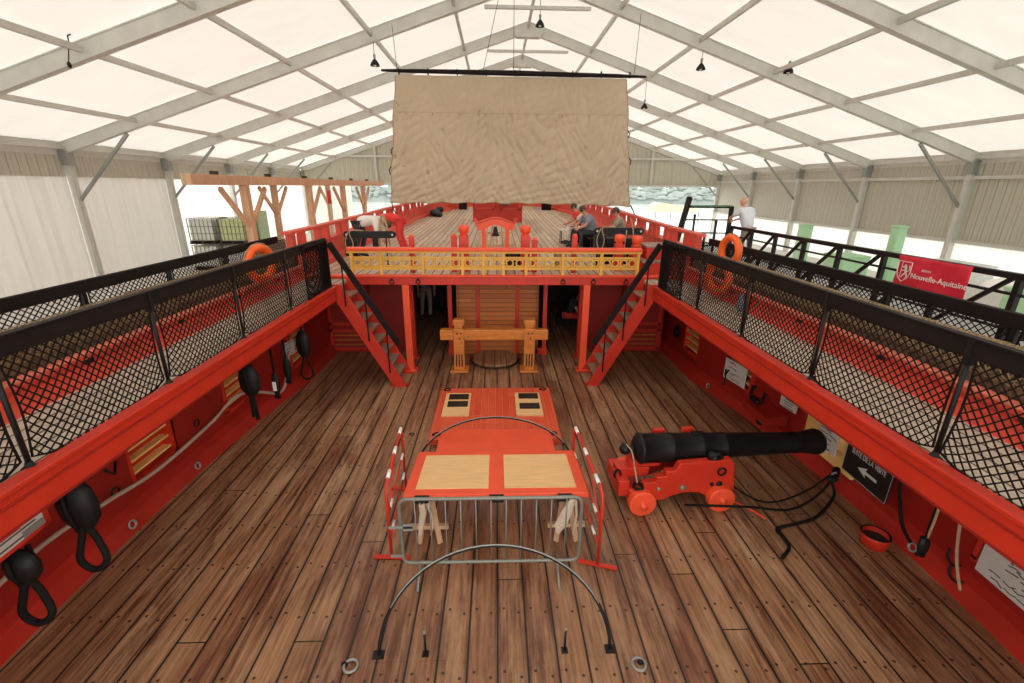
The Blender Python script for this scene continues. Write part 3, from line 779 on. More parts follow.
# side cabins
for s in (-1, 1):
    sd = 'right' if s > 0 else 'left'
    c = empty('side_cabin', (s * 3.62, 10.75, 0), f'red panelled side cabin under the forecastle behind the {sd} stair', 'cabin', 'side cabins')
    m = mb(); m.box(-0.52, 0.52, 0, 1.8, 0.02, 2.0); m.build('cabin_wall', 'redwall', c)
    for (z0, z1) in ((0.08, 0.62), (0.72, 1.85)):
        m = mb(); m.box(-0.46, -0.38, -0.03, 0, z0, z1); m.box(0.38, 0.46, -0.03, 0, z0, z1); m.box(-0.46, 0.46, -0.03, 0, z0, z0 + 0.07); m.box(-0.46, 0.46, -0.03, 0, z1 - 0.07, z1); m.build('panel_frame', 'red', c, 0.006)
    for j in range(3):
        m = mb(); m.box(-0.36, 0.36, -0.02, 0.0, 0.2 + j * 0.12, 0.24 + j * 0.12); m.build('louvre', 'bulkwood', c)

# oak bitts with crossbeam
w = empty('oak_bitts', (-0.06, 9.6, 0), 'varnished orange oak bitts with two posts and a crossbeam', 'bitts')
for x in (-0.78, 0.78):
    m = mb(); m.box(x - 0.12, x + 0.12, -0.1, 0.12, 0.0, 1.0); m.box(x - 0.095, x + 0.095, -0.075, 0.095, 1.0, 1.08); m.box(x - 0.125, x + 0.125, -0.105, 0.125, 1.08, 1.2); pst = m.build('post', 'oak', w, 0.015)
    m = mb(); m.box(x - 0.2, x + 0.2, -0.2, 0.2, 0.0, 0.045); m.build('foot_plate', 'oak', pst, 0.01)
    m = mb()
    for q in (-0.06, 0.0, 0.06): m.box(x + q - 0.014, x + q + 0.014, -0.107, -0.09, 0.12, 0.42)
    m.build('sheave_slot', 'signblack', pst)
    m = mb(True)
    for (q, z) in ((0.02, 0.78), (-0.03, 0.9), (0.05, 0.9)): m.lathe([(0.018, 0), (0.018, 0.01)], 10, Matrix.Translation((x + q, -0.1, z)) @ Matrix.Rotation(math.pi / 2, 4, 'X'))
    m.build('bolt_hole', 'signblack', pst)
m = mb(); m.box(-1.19, 1.19, -0.08, 0.1, 0.74, 0.97); m.build('crossbeam', 'oak', w, 0.015)

# balustrade with yellow pierced panels
bl = empty('balustrade', (0, 9.62, 2.17), 'yellow pierced balustrade with a red handrail on the forecastle edge', 'balustrade')
m = mb(); m.box(-3.1, 3.06, -0.09, 0.09, 0.5, 0.57); m.build('handrail', 'orange', bl, 0.015)
m = mb(); m.box(-3.1, 3.06, -0.05, 0.05, 0.455, 0.5); m.build('under_rail', 'yellow', bl)
px_ = [-3.0, -2.0, -1.03, -0.45, 0.02, 0.62, 1.6, 2.62, 3.02]
px_ = [-3.02, -2.35, -1.86, -1.25, -0.78, -0.27, 0.2, 0.72, 1.2, 1.74, 2.3, 2.72, 3.02]
px_ = [-3.02, -2.42, -1.55, -0.72, -0.28, 0.14, 0.62, 1.4, 2.22, 3.0]
for x in px_:
    m = mb(); m.box(x - 0.03, x + 0.03, -0.035, 0.035, 0.0, 0.46); m.build('baluster', 'yellow', bl, 0.006)
for a, b in zip(px_, px_[1:]):
    a, b = a + 0.03, b - 0.03
    m = mb()
    m.box(a, b, -0.015, 0.015, 0.11, 0.16); m.box(a, b, -0.015, 0.015, 0.34, 0.38)
    n = max(2, round((b - a) / 0.2)); st = (b - a) / n
    for k in range(n):
        xc = a + st * (k + 0.5); zc = 0.25
        m.tube([(xc + 0.072 * math.cos(t * math.pi / 7), 0, zc + 0.072 * math.sin(t * math.pi / 7)) for t in range(14)], 0.02, 4, closed=True)
        for (i, j) in ((-1, -1), (1, -1), (1, 1), (-1, 1)):
            m.bar((xc + i * 0.05, 0, zc + j * 0.05), (xc + i * st * 0.5, 0, zc + j * 0.09), 0.03, 0.03, (0, 1, 0))
    m.build('pierced_panel', 'yellow', bl)

# stairs
def stair(s):
    sd = 'right' if s > 0 else 'left'
    st = empty('ship_stair', (s * 2.02, 8.75, 0), f'steep red {sd} stair from the main deck up to the {sd} gangway', 'stair', 'ship stairs')
    top = Vector((s * 1.1, 0, 2.1)); base = Vector((s * 0.0, 0, 0.0))
    for y in (-0.03, 0.72):
        m = mb(); d = 0.13
        m.prism([(s * -0.12, 0.0), (s * 0.12, 0.0), (s * 1.17, 1.93), (s * 1.17, 2.14), (s * 0.98, 2.14)], 0.06, Matrix.Translation((0, y, 0)))
        m.build('stringer', 'red', st, 0.006)
    for k in range(8):
        z = 0.2 + k * 0.236; x = s * (z * 0.53 + 0.0)
        m = mb(); m.box(min(x - s * 0.1, x + s * 0.13), max(x - s * 0.1, x + s * 0.13), 0.03, 0.72, z - 0.02, z + 0.02); t = m.build('tread', 'wood', st, 0.004)
        m = mb(); xx = x + s * 0.12; m.box(min(xx, xx + s * 0.015), max(xx, xx + s * 0.015), 0.03, 0.72, z + 0.02, z + 0.215); m.build('riser', 'redwall', st)
    for (dy, nm) in ((-0.06, 'handrail'),):
        m = mb(); m.bar((s * -0.05, dy, 0.93), (s * 1.1, dy, 2.93), 0.07, 0.11, (-s, 0, 0.5)); m.build('handrail', 'board', st, 0.012)
    for t in (0.16, 0.5, 0.86):
        z = 2.0 * t; x = s * z * 0.53
        m = mb(); m.tube([(x, -0.06, z + 0.0), (x, -0.06, z + 0.98)], 0.016, 8); m.build('baluster', 'black', st)
    for y in (0.0, 0.7):
        m = mb(); m.box(min(-s * 0.16, s * 0.16), max(-s * 0.16, s * 0.16), y - 0.05, y + 0.08, 0.0, 0.03); m.build('foot_plate', 'red', st)
stair(-1); stair(1)

# ------------------------------------------------------------------ hatch, table, barriers
h = empty('hatch_cover', (-0.03, 7.4, 0.0), 'flat orange-red planked hatch cover on the main deck', 'hatch')
m = mb(); m.box(-1.08, 1.08, -0.98, 0.98, 0.0, 0.11); cv_ = m.build('cover', 'redplank', h, 0.01)
for x, y in ((-0.95, -0.84), (0.95, -0.84), (-0.95, 0.88), (0.95, 0.88)):
    m = mb(True); m.tube([(x + 0.06 * math.cos(t * math.pi / 4), y + 0.05 * math.sin(t * math.pi / 4), 0.125) for t in range(8)], 0.009, 6, closed=True); m.ball((x - 0.06, y, 0.12), 0.022, 8, 5); m.build('ring_handle', 'black', cv_)
for x, sd in ((-0.74, 'left'), (0.58, 'right')):
    v = empty('vent_board', (x, 7.62, 0.11), f'pale board with two black slots lying on the {sd} of the red hatch cover', 'board', 'vent boards on the hatch cover')
    m = mb(); m.box(-0.24, 0.24, -0.46, 0.46, 0.0, 0.035); m.build('panel', 'ply', v, 0.006)
    for y in (-0.02, 0.28) if x < 0 else (-0.12, 0.3):
        m = mb(); m.box(-0.17, 0.2, y - 0.11, y + 0.11, 0.03, 0.045); m.build('slot_grille', 'signblack', v)
c = empty('companion_cover', (-0.02, 6.05, 0.0), 'smooth orange-red companionway cover with rounded far corners', 'hatch')
pts = [(-0.88, -0.6), (0.88, -0.6)] + [(0.88 - 0.22 + 0.22 * math.cos(a), 0.42 - 0.22 + 0.22 * math.sin(a)) for a in [i * math.pi / 10 for i in range(6)]] + [(-0.66 + 0.22 * math.cos(a), 0.2 + 0.22 * math.sin(a)) for a in [math.pi / 2 + i * math.pi / 10 for i in range(6)]]
m = mb(); m.prism([(x, -y) for x, y in pts], 0.06, Matrix.Translation((0, 0, 0.2)) @ Matrix.Rotation(math.pi / 2, 4, 'X')); m.build('lid', 'orange', c, 0.01)
m = mb(); m.box(-0.84, 0.84, -0.58, 0.36, 0.0, 0.17); m.build('coaming', 'redwall', c)
m = mb(True); m.tube([(0.62, 0.24, 0.21), (0.75, 0.28, 0.21), (0.72, 0.14, 0.21)], 0.012, 6, closed=True); m.build('eyebolt', 'black', c)
t = empty('red_table', (-0.01, 4.75, 0.0), 'low red table top with two pale plywood panels standing on wooden trestles', 'table')
tm = Matrix.Translation((0, 0, 0.64)) @ Matrix.Rotation(R(-6.5), 4, 'X')
m = mb(); m.box(-1.03, 1.03, -0.53, 0.53, -0.03, 0.03, tm); tt_ = m.build('table_top', 'orange', t, 0.008)
for x in (-0.5, 0.5):
    m = mb(); m.box(x - 0.41, x + 0.41, -0.42, 0.4, 0.03, 0.04, tm); m.build('plywood_panel', 'ply', tt_, 0.003)
for x in (-0.82, 0, 0.76):
    m = mb(); m.box(x - 0.08, x + 0.08, -0.56, -0.5, -0.06, 0.025, tm); m.build('hinge', 'black', tt_)
for x in (-0.8, 0.8):
    m = mb()
    m.bar((x - 0.1, -0.45, 0), (x, -0.28, 0.62), 0.06, 0.03); m.bar((x + 0.14, -0.45, 0), (x + 0.02, -0.28, 0.62), 0.06, 0.03)
    m.bar((x - 0.1, 0.4, 0), (x, 0.25, 0.52), 0.06, 0.03); m.bar((x + 0.14, 0.4, 0), (x + 0.02, 0.25, 0.52), 0.06, 0.03)
    m.box(x - 0.2, x + 0.24, -0.41, -0.36, 0.16, 0.21); m.box(x - 0.05, x + 0.05, -0.45, 0.42, 0.5, 0.56)
    m.build('trestle', 'timber', t)
def rag(label, pts, w, loc):
    m = mb(True); n = len(pts)
    for i in range(n - 1):
        (x0, z0, w0), (x1, z1, w1) = pts[i], pts[i + 1]
        for (ya, yb) in ((-0.015, -0.03), (0.015, 0.03)):
            m._add([(x0 - w0, ya * 0.5, z0), (x0, yb, z0), (x0 + w0, ya * 0.5, z0), (x1 + w1, ya * 0.5, z1), (x1, yb, z1), (x1 - w1, ya * 0.5, z1)], [(0, 1, 4, 5), (1, 2, 3, 4)])
    o = m.build('cloth_strip', 'linen'); o.location = loc; return tag(o, label, 'cloth', 'cloth strips tied to the table')
rag('narrow white cloth strip hanging at the left trestle', [(0, 0, 0.03), (0.01, -0.12, 0.035), (-0.02, -0.3, 0.03), (-0.04, -0.42, 0.012)], 0.03, (-0.83, 4.17, 0.66))
rag('thin white tie hanging beside the left cloth strip', [(0, 0, 0.015), (0.05, -0.2, 0.012), (0.02, -0.4, 0.01)], 0.03, (-0.76, 4.15, 0.66))
rag('wide white cloth hanging behind the right end of the grey barrier', [(0, 0, 0.03), (-0.06, -0.15, 0.06), (-0.13, -0.36, 0.07), (-0.15, -0.46, 0.02)], 0.03, (0.84, 4.17, 0.7))
rag('thin white tie at the right end of the grey barrier', [(0, 0, 0.015), (0.02, -0.2, 0.012), (-0.01, -0.45, 0.008)], 0.03, (0.86, 4.14, 0.7))

# grey crowd barrier
b = empty('crowd_barrier', (-0.07, 3.87, 0), 'galvanised crowd barrier with upright bars in front of the red table', 'barrier')
x0, x1 = -0.93, 0.94
fr = []
for cx_, cz_, a0 in ((x1 - .08, .87 - .0, 0), (x0 + .08, .87, 90), (x0 + .08, .22, 180), (x1 - .08, .22, 270)):
    for k in range(5):
        a = R(a0 + k * 22.5); fr.append((cx_ + 0.08 * math.cos(a), 0, cz_ + 0.08 * math.sin(a)))
m = mb(True); m.tube(fr, 0.019, 8, closed=True); m.build('frame', 'steel', b)
for k in range(11):
    x = lerp(x0, x1, (k + 1) / 12); m = mb(True); m.tube([(x, 0, 0.14), (x, 0, 0.95)], 0.0085, 6); m.build('bar', 'steel', b)
for x in (x0 + 0.18, x1 - 0.23):
    m = mb(True); m.tube([(x, 0.24, 0.012), (x, -0.02, 0.14), (x, -0.26, 0.012)], 0.015, 6); m.build('foot', 'steel', b)
m = mb(); m.box(x0 - 0.12, x0 + 0.13, -0.03, -0.02, 0.61, 0.635); m.box(x0 + 0.03, x0 + 0.13, -0.03, -0.02, 0.58, 0.66); m.box(x0 - 0.12, x0 + 0.0, -0.03, -0.02, 0.24, 0.27); m.build('hook_plate', 'galv', b)
# red and white barriers
def safety_barrier(near, far, label, toe):
    near, far = Vector(near), Vector(far)
    g = empty('safety_barrier', near, label, 'barrier', 'red and white tubular barriers')
    d = (far - near); L = d.length; u = d.normalized(); sd = Vector((u.y, -u.x, 0))
    P = lambda a, z: tuple(u * a + Vector((0, 0, z)))
    m = mb(True); m.tube([P(0, 0.02), P(0, 0.82), P(0.03, 0.9), P(0.1, 0.94), P(L - 0.1, 0.98), P(L - 0.03, 0.94), P(L, 0.86), P(L, 0.03)], 0.018, 8); m.build('frame', 'red', g)
    m = mb(True); m.tube([P(0, 0.56), P(L, 0.6)], 0.012, 8); m.tube([P(0, 0.26), P(L, 0.3)], 0.012, 8); m.build('rail', 'red', g)
    m = mb(True); m.tube([P(0.02, 0.57), P(L * 0.5, 0.95)], 0.01, 6); m.build('brace', 'red', g)
    for a in (0.18, 0.55, 0.9):
        for z0, z1, q in ((0.94, 0.98, 0.022), (0.56, 0.6, 0.016), (0.26, 0.3, 0.016)):
            if z0 < 0.9 and a == 0.55: continue
            aa, bb = L * a - 0.07, L * a + 0.07
            m = mb(True); m.tube([P(aa, lerp(z0, z1, aa / L)), P(bb, lerp(z0, z1, bb / L))], q, 8); m.build('reflective_sleeve', 'white', g)
    for a in (0, L):
        m = mb(); p = Vector(P(a, 0.02)); e = Vector((0.2, -0.06 * toe, 0)); m.bar(p - e, p + e, 0.045, 0.022); m.build('foot', 'red', g)
safety_barrier((-1.18, 4.08, 0), (-1.25, 5.3, 0), 'red and white tubular barrier along the left side of the red table', 0.2)
safety_barrier((1.1, 3.92, 0), (1.02, 5.3, 0), 'red and white tubular barrier along the right side of the red table', 1.0)

# iron hoops and pins
def hoop(y, yt, zt, r, label):
    g = empty('iron_hoop', (-0.02, y, 0), label, 'hoop', 'iron hoops standing on the deck')
    n = 28; pts = [(-r, 0, 0)] + [(-r * math.cos(math.pi * k / n), (yt - y) * math.sin(math.pi * k / n), zt * math.sin(math.pi * k / n)) for k in range(1, n)] + [(r, 0, 0)]
    m = mb(True); m.tube(pts, 0.016, 8); m.build('rod', 'black', g)
    m = mb(True); m.tube([(x, y_ - 0.008, z + 0.016) for x, y_, z in pts[4:-4]], 0.007, 6); m.build('bright_edge', 'galv', g)
    for x in (-r, r):
        m = mb(); m.box(x - 0.05, x + 0.05, -0.04, 0.04, 0, 0.015); m.build('base_plate', 'black', g)
hoop(2.96, 3.3, 0.88, 1.035, 'large black iron hoop arching over the deck in front of the barrier')
hoop(5.85, 6.42, 0.5, 1.16, 'black iron hoop leaning low over the red hatch cover')
for x, sd in ((-0.64, 'left'), (0.6, 'right')):
    g = empty('deck_pin', (x, 2.96, 0), f'short upright iron pin inside the {sd} foot of the big hoop', 'pin', 'iron pins in the deck')
    m = mb(True); m.tube([(0, 0, 0), (0, 0, 0.25)], 0.011, 8); m.build('pin', 'black', g)
    m = mb(True); m.tube([(0, 0, 0.25), (0, 0, 0.28)], 0.013, 8); m.build('bright_tip', 'steel', g)
    m = mb(); m.box(-0.03, 0.03, -0.03, 0.03, 0, 0.012); m.build('base_plate', 'black', g)
for x, y, lb in ((-1.27, 2.86, 'iron ring bolt on the deck left of the big hoop'), (1.23, 2.81, 'iron ring bolt on the deck right of the big hoop'), (-1.42, 6.75, 'iron eye bolt on the deck left of the red hatch cover'), (1.37, 6.75, 'iron eye bolt on the deck right of the red hatch cover')):
    g = empty('ring_bolt', (x, y, 0), lb, 'ring bolt', 'ring bolts on the deck')
    q = 1.0 if y < 5 else 0.6
    m = mb(True); m.tube([(0.058 * q * math.cos(k * math.pi / 8), 0.058 * q * math.sin(k * math.pi / 8), 0.02) for k in range(16)], 0.012 * q, 8, closed=True); m.build('ring', 'galv' if y < 5 else 'black', g)
    m = mb(True); m.ball((-0.06 * q if x < 0 else 0.02, 0.02, 0.015), (0.03 * q, 0.02 * q, 0.025 * q), 10, 6); m.build('eye', 'black', g)
# two cross seams of wooden patches round the hoop feet
for x0, x1, lb in ((-1.1, -0.45, 'left'), (0.5, 1.12, 'right')):
    m = mb(); m.box(x0, x1, 2.9, 3.02, 0.0, 0.006)
    tag(m.build('deck_batten', 'deck'), f'thin wooden batten in the deck under the {lb} foot of the big hoop', 'batten', 'deck battens')

# ------------------------------------------------------------------ cannon
cn = empty('cannon', (2.33, 5.14, 0), 'black ship cannon on a red stepped wooden carriage aimed at the right gun port', 'cannon', rz=R(3))
BZ = 0.73
bm_ = Matrix.Translation((0, 0, BZ)) @ Matrix.Rotation(math.pi / 2, 4, 'Y')
m = mb(True)
prof = [(0.0, -0.56), (0.1, -0.56), (0.16, -0.53), (0.19, -0.5), (0.203, -0.49), (0.203, -0.46), (0.193, -0.45), (0.189, -0.1), (0.192, -0.09), (0.192, -0.06), (0.187, -0.05), (0.179, 0.3), (0.182, 0.31), (0.182, 0.34), (0.175, 0.36), (0.17, 0.62), (0.174, 0.63), (0.174, 0.66), (0.165, 0.67),
        (0.14, 1.6), (0.146, 1.62), (0.146, 1.65), (0.14, 1.67), (0.147, 1.78), (0.172, 1.92), (0.175, 1.96), (0.16, 2.0), (0.13, 2.02), (0.06, 2.02), (0.06, 1.7)]
m.lathe(prof, 32, bm_, cap=False); m.build('barrel', 'gunmetal', cn)
m = mb(True); m.tube([(-0.54, 0, BZ), (-0.62, 0, BZ)], 0.05, 12); m.ball((-0.67, 0, BZ), 0.075, 14, 10); m.build('cascabel', 'gunmetal', cn)
m = mb(True); m.tube([(0.42, -0.3, BZ - 0.03), (0.42, 0.3, BZ - 0.03)], 0.06, 14); m.build('trunnion', 'gunmetal', cn)
m = mb(); m.box(0.22, 0.3, -0.04, 0.04, BZ + 0.16, BZ + 0.21); m.build('lock_block', 'gunmetal', cn, 0.01)
for x in (-0.25, 0.15):
    m = mb(); m.box(x, x + 0.16, 0.13, 0.2, BZ + 0.13, BZ + 0.19); m.build('wedge', 'red', cn, 0.01)
side = [(-0.68, 0.14), (-0.68, 0.32), (-0.5, 0.34), (-0.5, 0.42), (-0.34, 0.42), (-0.34, 0.5), (-0.22, 0.5), (-0.22, 0.575), (-0.1, 0.575), (-0.05, 0.68), (0.62, 0.71), (0.66, 0.64), (0.7, 0.42), (0.72, 0.25), (0.68, 0.14), (0.38, 0.16), (0.26, 0.235), (0.04, 0.25), (-0.12, 0.2), (-0.22, 0.15)]
for y in (-0.31, 0.21):
    m = mb(); m.prism(side, 0.1, Matrix.Translation((0, y, 0))); m.build('cheek', 'orange' if False else 'red', cn, 0.012)
m = mb(); m.box(0.56, 0.66, -0.22, 0.22, 0.2, 0.56); m.box(-0.2, 0.5, -0.05, 0.05, 0.2, 0.27); m.build('transom', 'red', cn, 0.008)
m = mb(); m.box(-0.8, -0.66, -0.26, 0.26, 0.2, 0.42); m.box(-0.78, -0.35, -0.09, 0.09, 0.36, 0.5); m.build('stool_bed', 'red', cn, 0.012)
m = mb(); m.prism([(-0.62, 0.5), (-0.2, 0.5), (-0.2, 0.56), (-0.62, 0.62)], 0.16, Matrix.Translation((0, -0.08, 0))); m.build('quoin', 'red', cn, 0.01)
for x in (-0.52, 0.52):
    m = mb(True); m.tube([(x, -0.47, 0.17), (x, 0.47, 0.17)], 0.045, 12); m.build('axle_end', 'orange', cn)
    m = mb(); m.box(x - 0.09, x + 0.09, -0.3, 0.3, 0.1, 0.25); m.build('axletree', 'red', cn, 0.01)
    for y in (-0.36, 0.36):
        w = mb(); w.lathe([(0.17, -0.055), (0.175, -0.045), (0.175, 0.045), (0.17, 0.055), (0.05, 0.06)], 28, Matrix.Translation((x, y, 0.175)) @ Matrix.Rotation(math.pi / 2, 4, 'X')); w.build('wheel', 'orange', cn, 0.008)
for (x, z, q, mt) in ((0.02, 0.33, 0.04, 'steel'), (0.4, 0.36, 0.025, 'black'), (-0.3, 0.33, 0.025, 'galv'), (0.5, 0.36, 0.04, 'black'), (-0.42, 0.27, 0.03, 'black')):
    m = mb(True); m.lathe([(q, 0), (q, 0.018), (q * 0.5, 0.03)], 12, Matrix.Translation((x, -0.31, z)) @ Matrix.Rotation(math.pi / 2, 4, 'X')); m.build('bolt_head', mt, cn)
for y in (-0.33, 0.33):
    m = mb(True); m.tube([(0.5 + 0.05 * math.cos(a), y, 0.55 + 0.05 * math.sin(a)) for a in [k * math.pi / 5 for k in range(10)]], 0.014, 6, closed=True); m.build('ring_bolt', 'black', cn)
for y_ in (-0.26, 0.26):
    m = mb(True); m.tube([(0.34, y_, 0.7), (0.36, y_, 0.76), (0.48, y_, 0.77), (0.51, y_, 0.7)], 0.03, 6); m.build('cap_square', 'black', cn)
def coil(c, r, n, th, mat, up='Z'):
    m = mb(True); pts = []
    for k in range(int(n * 16)):
        a = k * math.pi / 8; rr = r * (1 - 0.08 * math.sin(k * 1.3)); z = 0.015 * math.sin(k * 0.7) + th * k / 16 * 0.4
        if up == 'Z': pts.append((c[0] + rr * math.cos(a), c[1] + rr * math.sin(a), c[2] + z))
        elif up == 'X': pts.append((c[0] + z, c[1] + rr * math.cos(a) * 0.7, c[2] + rr * math.sin(a)))
        else: pts.append((c[0] + rr * math.cos(a) * .7, c[1] + z, c[2] + rr * math.sin(a)))
    m.tube(pts, th, 6); return m
m = coil((-0.56, -0.3, 0.36), 0.06, 2.5, 0.012, 'darkrope'); m.build('rope_coil', 'darkrope', cn)
m = coil((-0.78, -0.12, 0.43), 0.06, 2, 0.012, 'darkrope', 'Y'); m.build('rope_coil', 'darkrope', cn)
m = mb(True); m.tube(smooth_path([(-0.66, 0.0, BZ + 0.07), (-0.62, -0.12, BZ + 0.03), (-0.6, -0.2, 0.6), (-0.58, -0.3, 0.42)], 5), 0.01, 6); m.build('lanyard', 'rope', cn)

# ropes of the gun
m = mb(True); m.tube(smooth_path([(2.4, 4.78, 0.1), (2.85, 4.62, 0.2), (3.3, 4.75, 0.07), (3.75, 4.72, 0.05), (4.2, 4.88, 0.13), (4.6, 5.12, 0.3)], 6), 0.016, 6); m.tube(smooth_path([(3.0, 4.98, 0.3), (3.5, 4.86, 0.06), (4.1, 4.98, 0.12), (4.62, 5.16, 0.33)], 6), 0.013, 6)
tag(m.build('gun_tackle', 'darkrope'), 'pair of black tackle ropes running from the cannon to the right bulwark', 'rope')
m = mb(True); m.tube(smooth_path([(4.5, 5.05, 0.22), (4.45, 4.9, 0.1), (4.05, 4.62, 0.02), (3.7, 4.5, 0.02), (3.42, 4.42, 0.02), (3.4, 4.3, 0.02), (3.38, 4.12, 0.02), (3.2, 3.96, 0.02)], 6), 0.02, 6)
tag(m.build('loose_rope', 'darkrope'), 'loose black rope tail lying on the deck right of the cannon', 'rope')
tb = empty('tackle_block', (4.52, 5.08, 0.25), 'black tackle block on the deck rope at the right bulwark', 'block')
m = mb(True); m.ball((0, 0, 0), (0.09, 0.06, 0.05), 12, 8); m.build('shell', 'black', tb)
m = mb(True); m.tube([(0.05 + 0.05 * math.cos(k), 0.03, 0.05 * math.sin(k) + 0.02) for k in [i * math.pi / 5 for i in range(10)]], 0.014, 6, closed=True); m.build('hook', 'galv', tb)
m = coil((0.08, 0.05, 0.06), 0.07, 2.2, 0.013, 'darkrope', 'X'); m.build('rope_turns', 'darkrope', tb)
m = mb(True); m.tube(smooth_path([(2.85, 5.3, 0.015), (3.1, 5.0, 0.012), (3.3, 4.75, 0.012), (3.38, 4.6, 0.012)], 4), 0.012, 6)
tag(m.build('lashing_line', 'orange'), 'short orange cord lying on the deck beside the gun tackle', 'cord')

# bucket
bk = empty('fire_bucket', (4.42, 4.17, 0), 'red round tub standing against the right bulwark below the black sign', 'bucket')
m = mb(True); m.lathe([(0.0, 0.0), (0.135, 0.0), (0.15, 0.13), (0.15, 0.15), (0.13, 0.15), (0.12, 0.03), (0.0, 0.03)], 26, cap=False); m.build('tub', 'red', bk)
m = mb(True); m.lathe([(0.0, 0.09), (0.125, 0.09)], 22, cap=False); m.build('contents', 'darkwood', bk)
m = mb(True); m.tube([(0.14 * math.cos(k * math.pi / 12), 0.14 * math.sin(k * math.pi / 12), 0.15) for k in range(24)], 0.012, 6, closed=True); m.build('rim', 'black', bk)

# ------------------------------------------------------------------ blocks and ropes hung below the gangways
def block(loc, hh, ww, tail, label, loop=True, rz_=0.0, tagm=None):
    g = empty('pulley_block', loc, label, 'block', 'black pulley blocks under the gangways', rz_)
    m = mb(True)
    m.lathe([(0.01, hh / 2), (ww * 0.22, hh * 0.47), (ww * 0.42, hh * 0.3), (ww * 0.5, 0.02), (ww * 0.46, -hh * 0.25), (ww * 0.28, -hh * 0.44), (0.01, -hh / 2)], 18, Matrix.Diagonal((1, 0.55, 1, 1)), cap=False); m.build('shell', 'black', g)
    m = mb(True); m.tube([(0, -ww * 0.3, hh * 0.42), (0, -ww * 0.32, 0), (0, -ww * 0.2, -hh * 0.45)], 0.018, 6); m.tube([(0, ww * 0.3, hh * 0.42), (0, ww * 0.32, 0), (0, ww * 0.2, -hh * 0.45)], 0.018, 6); m.build('strop', 'darkrope', g)
    m = mb(True); m.tube([(0, 0, hh * 0.45), (0, 0, 2.03 - loc[2])], 0.02, 6); m.build('lashing', 'darkrope', g)
    m = mb(True)
    if loop:
        m.tube(smooth_path([(-0.02, 0, -hh * 0.45), (-0.05, -0.03, -hh * 0.5 - tail * 0.3), (-0.1, -0.04, -hh * 0.5 - tail * 0.75), (0.0, -0.04, -hh * 0.5 - tail), (0.12, -0.03, -hh * 0.5 - tail * 0.75), (0.07, 0, -hh * 0.5 - tail * 0.3), (0.02, 0, -hh * 0.45)], 5), 0.028 if ww > 0.27 else 0.02, 8)
    else:
        m.tube([(0.0, 0, -hh * 0.45), (0.02, 0, -hh * 0.5 - tail)], 0.03, 8); m.tube([(-0.03, 0, -hh * 0.45), (-0.04, 0, -hh * 0.5 - tail * 0.9)], 0.02, 8)
    m.build('rope_loop', 'darkrope', g)
    if tagm:
        m = mb(); m.box(-0.03, 0.03, -ww * 0.45, -ww * 0.43, -0.1, 0.06); m.build('white_tag', 'white', g)
    return g
block((-3.62, 3.38, 1.32), 0.5, 0.34, 0.42, 'big black pulley block with a rope loop, hanging right of the left white notice')
block((-3.75, 2.95, 1.08), 0.3, 0.28, 0.4, 'black pulley block half hidden behind the left white notice, thick rope loop below')
block((-3.6, 6.2, 1.25), 0.5, 0.3, 0.38, 'black pulley block with a straight rope tail under the middle of the left gangway', False)
block((-3.62, 6.95, 0.86), 0.42, 0.13, 0.05, 'slim black block with a white tag under the left gangway', False, tagm=True)
block((-3.62, 7.4, 0.95), 0.46, 0.14, 0.05, 'slim black block behind the white-tagged one, under the left gangway', False)
block((-3.62, 8.15, 1.13), 0.55, 0.26, 0.42, 'black pulley block with a thin rope loop, farthest one under the left gangway')
block((-3.75, 2.45, 0.75), 0.3, 0.2, 0.1, 'black block at the lower left edge of the photo')
block((4.3, 3.55, 0.55), 0.2, 0.12, 0.02, 'small black block hanging on two ropes on the right bulwark', False)
def rope_obj(pts, r, mat, name, label, cat='rope', group=None):
    m = mb(True); m.tube(smooth_path(pts, 6), r, 6); return tag(m.build(name, mat), label, cat, group)
rope_obj([(4.3, 4.0, 1.85), (4.35, 4.02, 1.0), (4.42, 4.02, 0.7), (4.4, 3.9, 0.5), (4.32, 3.7, 0.46)], 0.02, 'darkrope', 'hanging_rope', 'thick black rope curving down beside the black arrow sign')
rope_obj([(4.1, 3.25, 1.8), (4.15, 3.22, 1.2), (4.3, 3.25, 0.7), (4.4, 3.2, 0.35)], 0.014, 'rope', 'hanging_rope', 'pale hemp rope hanging down the right bulwark near the tub')
rope_obj([(4.15, 3.5, 1.85), (4.25, 3.5, 1.1), (4.3, 3.54, 0.66)], 0.012, 'rope', 'hanging_rope', 'reddish rope above the small black block on the right bulwark')
for (y, z, lb) in ((3.45, 1.05, 'dark rope coil hung on the right bulwark above the hemp rope'), (3.05, 1.0, 'dark rope coil hung nearest the right white notice'), (10.1, 0.75, 'grey rope coil hung on the right bulwark beside the stair')):
    m = coil((W[1](y) + 0.03, y, z), 0.15, 4, 0.018, 'darkrope', 'X'); tag(m.build('rope_coil', 'darkrope'), lb, 'rope coil', 'rope coils on the right bulwark')
for (y, z, lb) in ((3.57, 0.34, 'upper black iron hook on the right bulwark'), (3.5, 0.2, 'lower black iron hook on the right bulwark')):
    m = mb(True); x = W[1](y) + 0.03; m.tube([(x, y + 0.07, z + 0.08)] + [(x, y + 0.07 * math.cos(a), z - 0.06 * math.sin(a)) for a in [k * math.pi / 6 for k in range(7)]], 0.014, 6)
    tag(m.build('iron_hook', 'black'), lb, 'hook', 'iron hooks on the bulwarks')
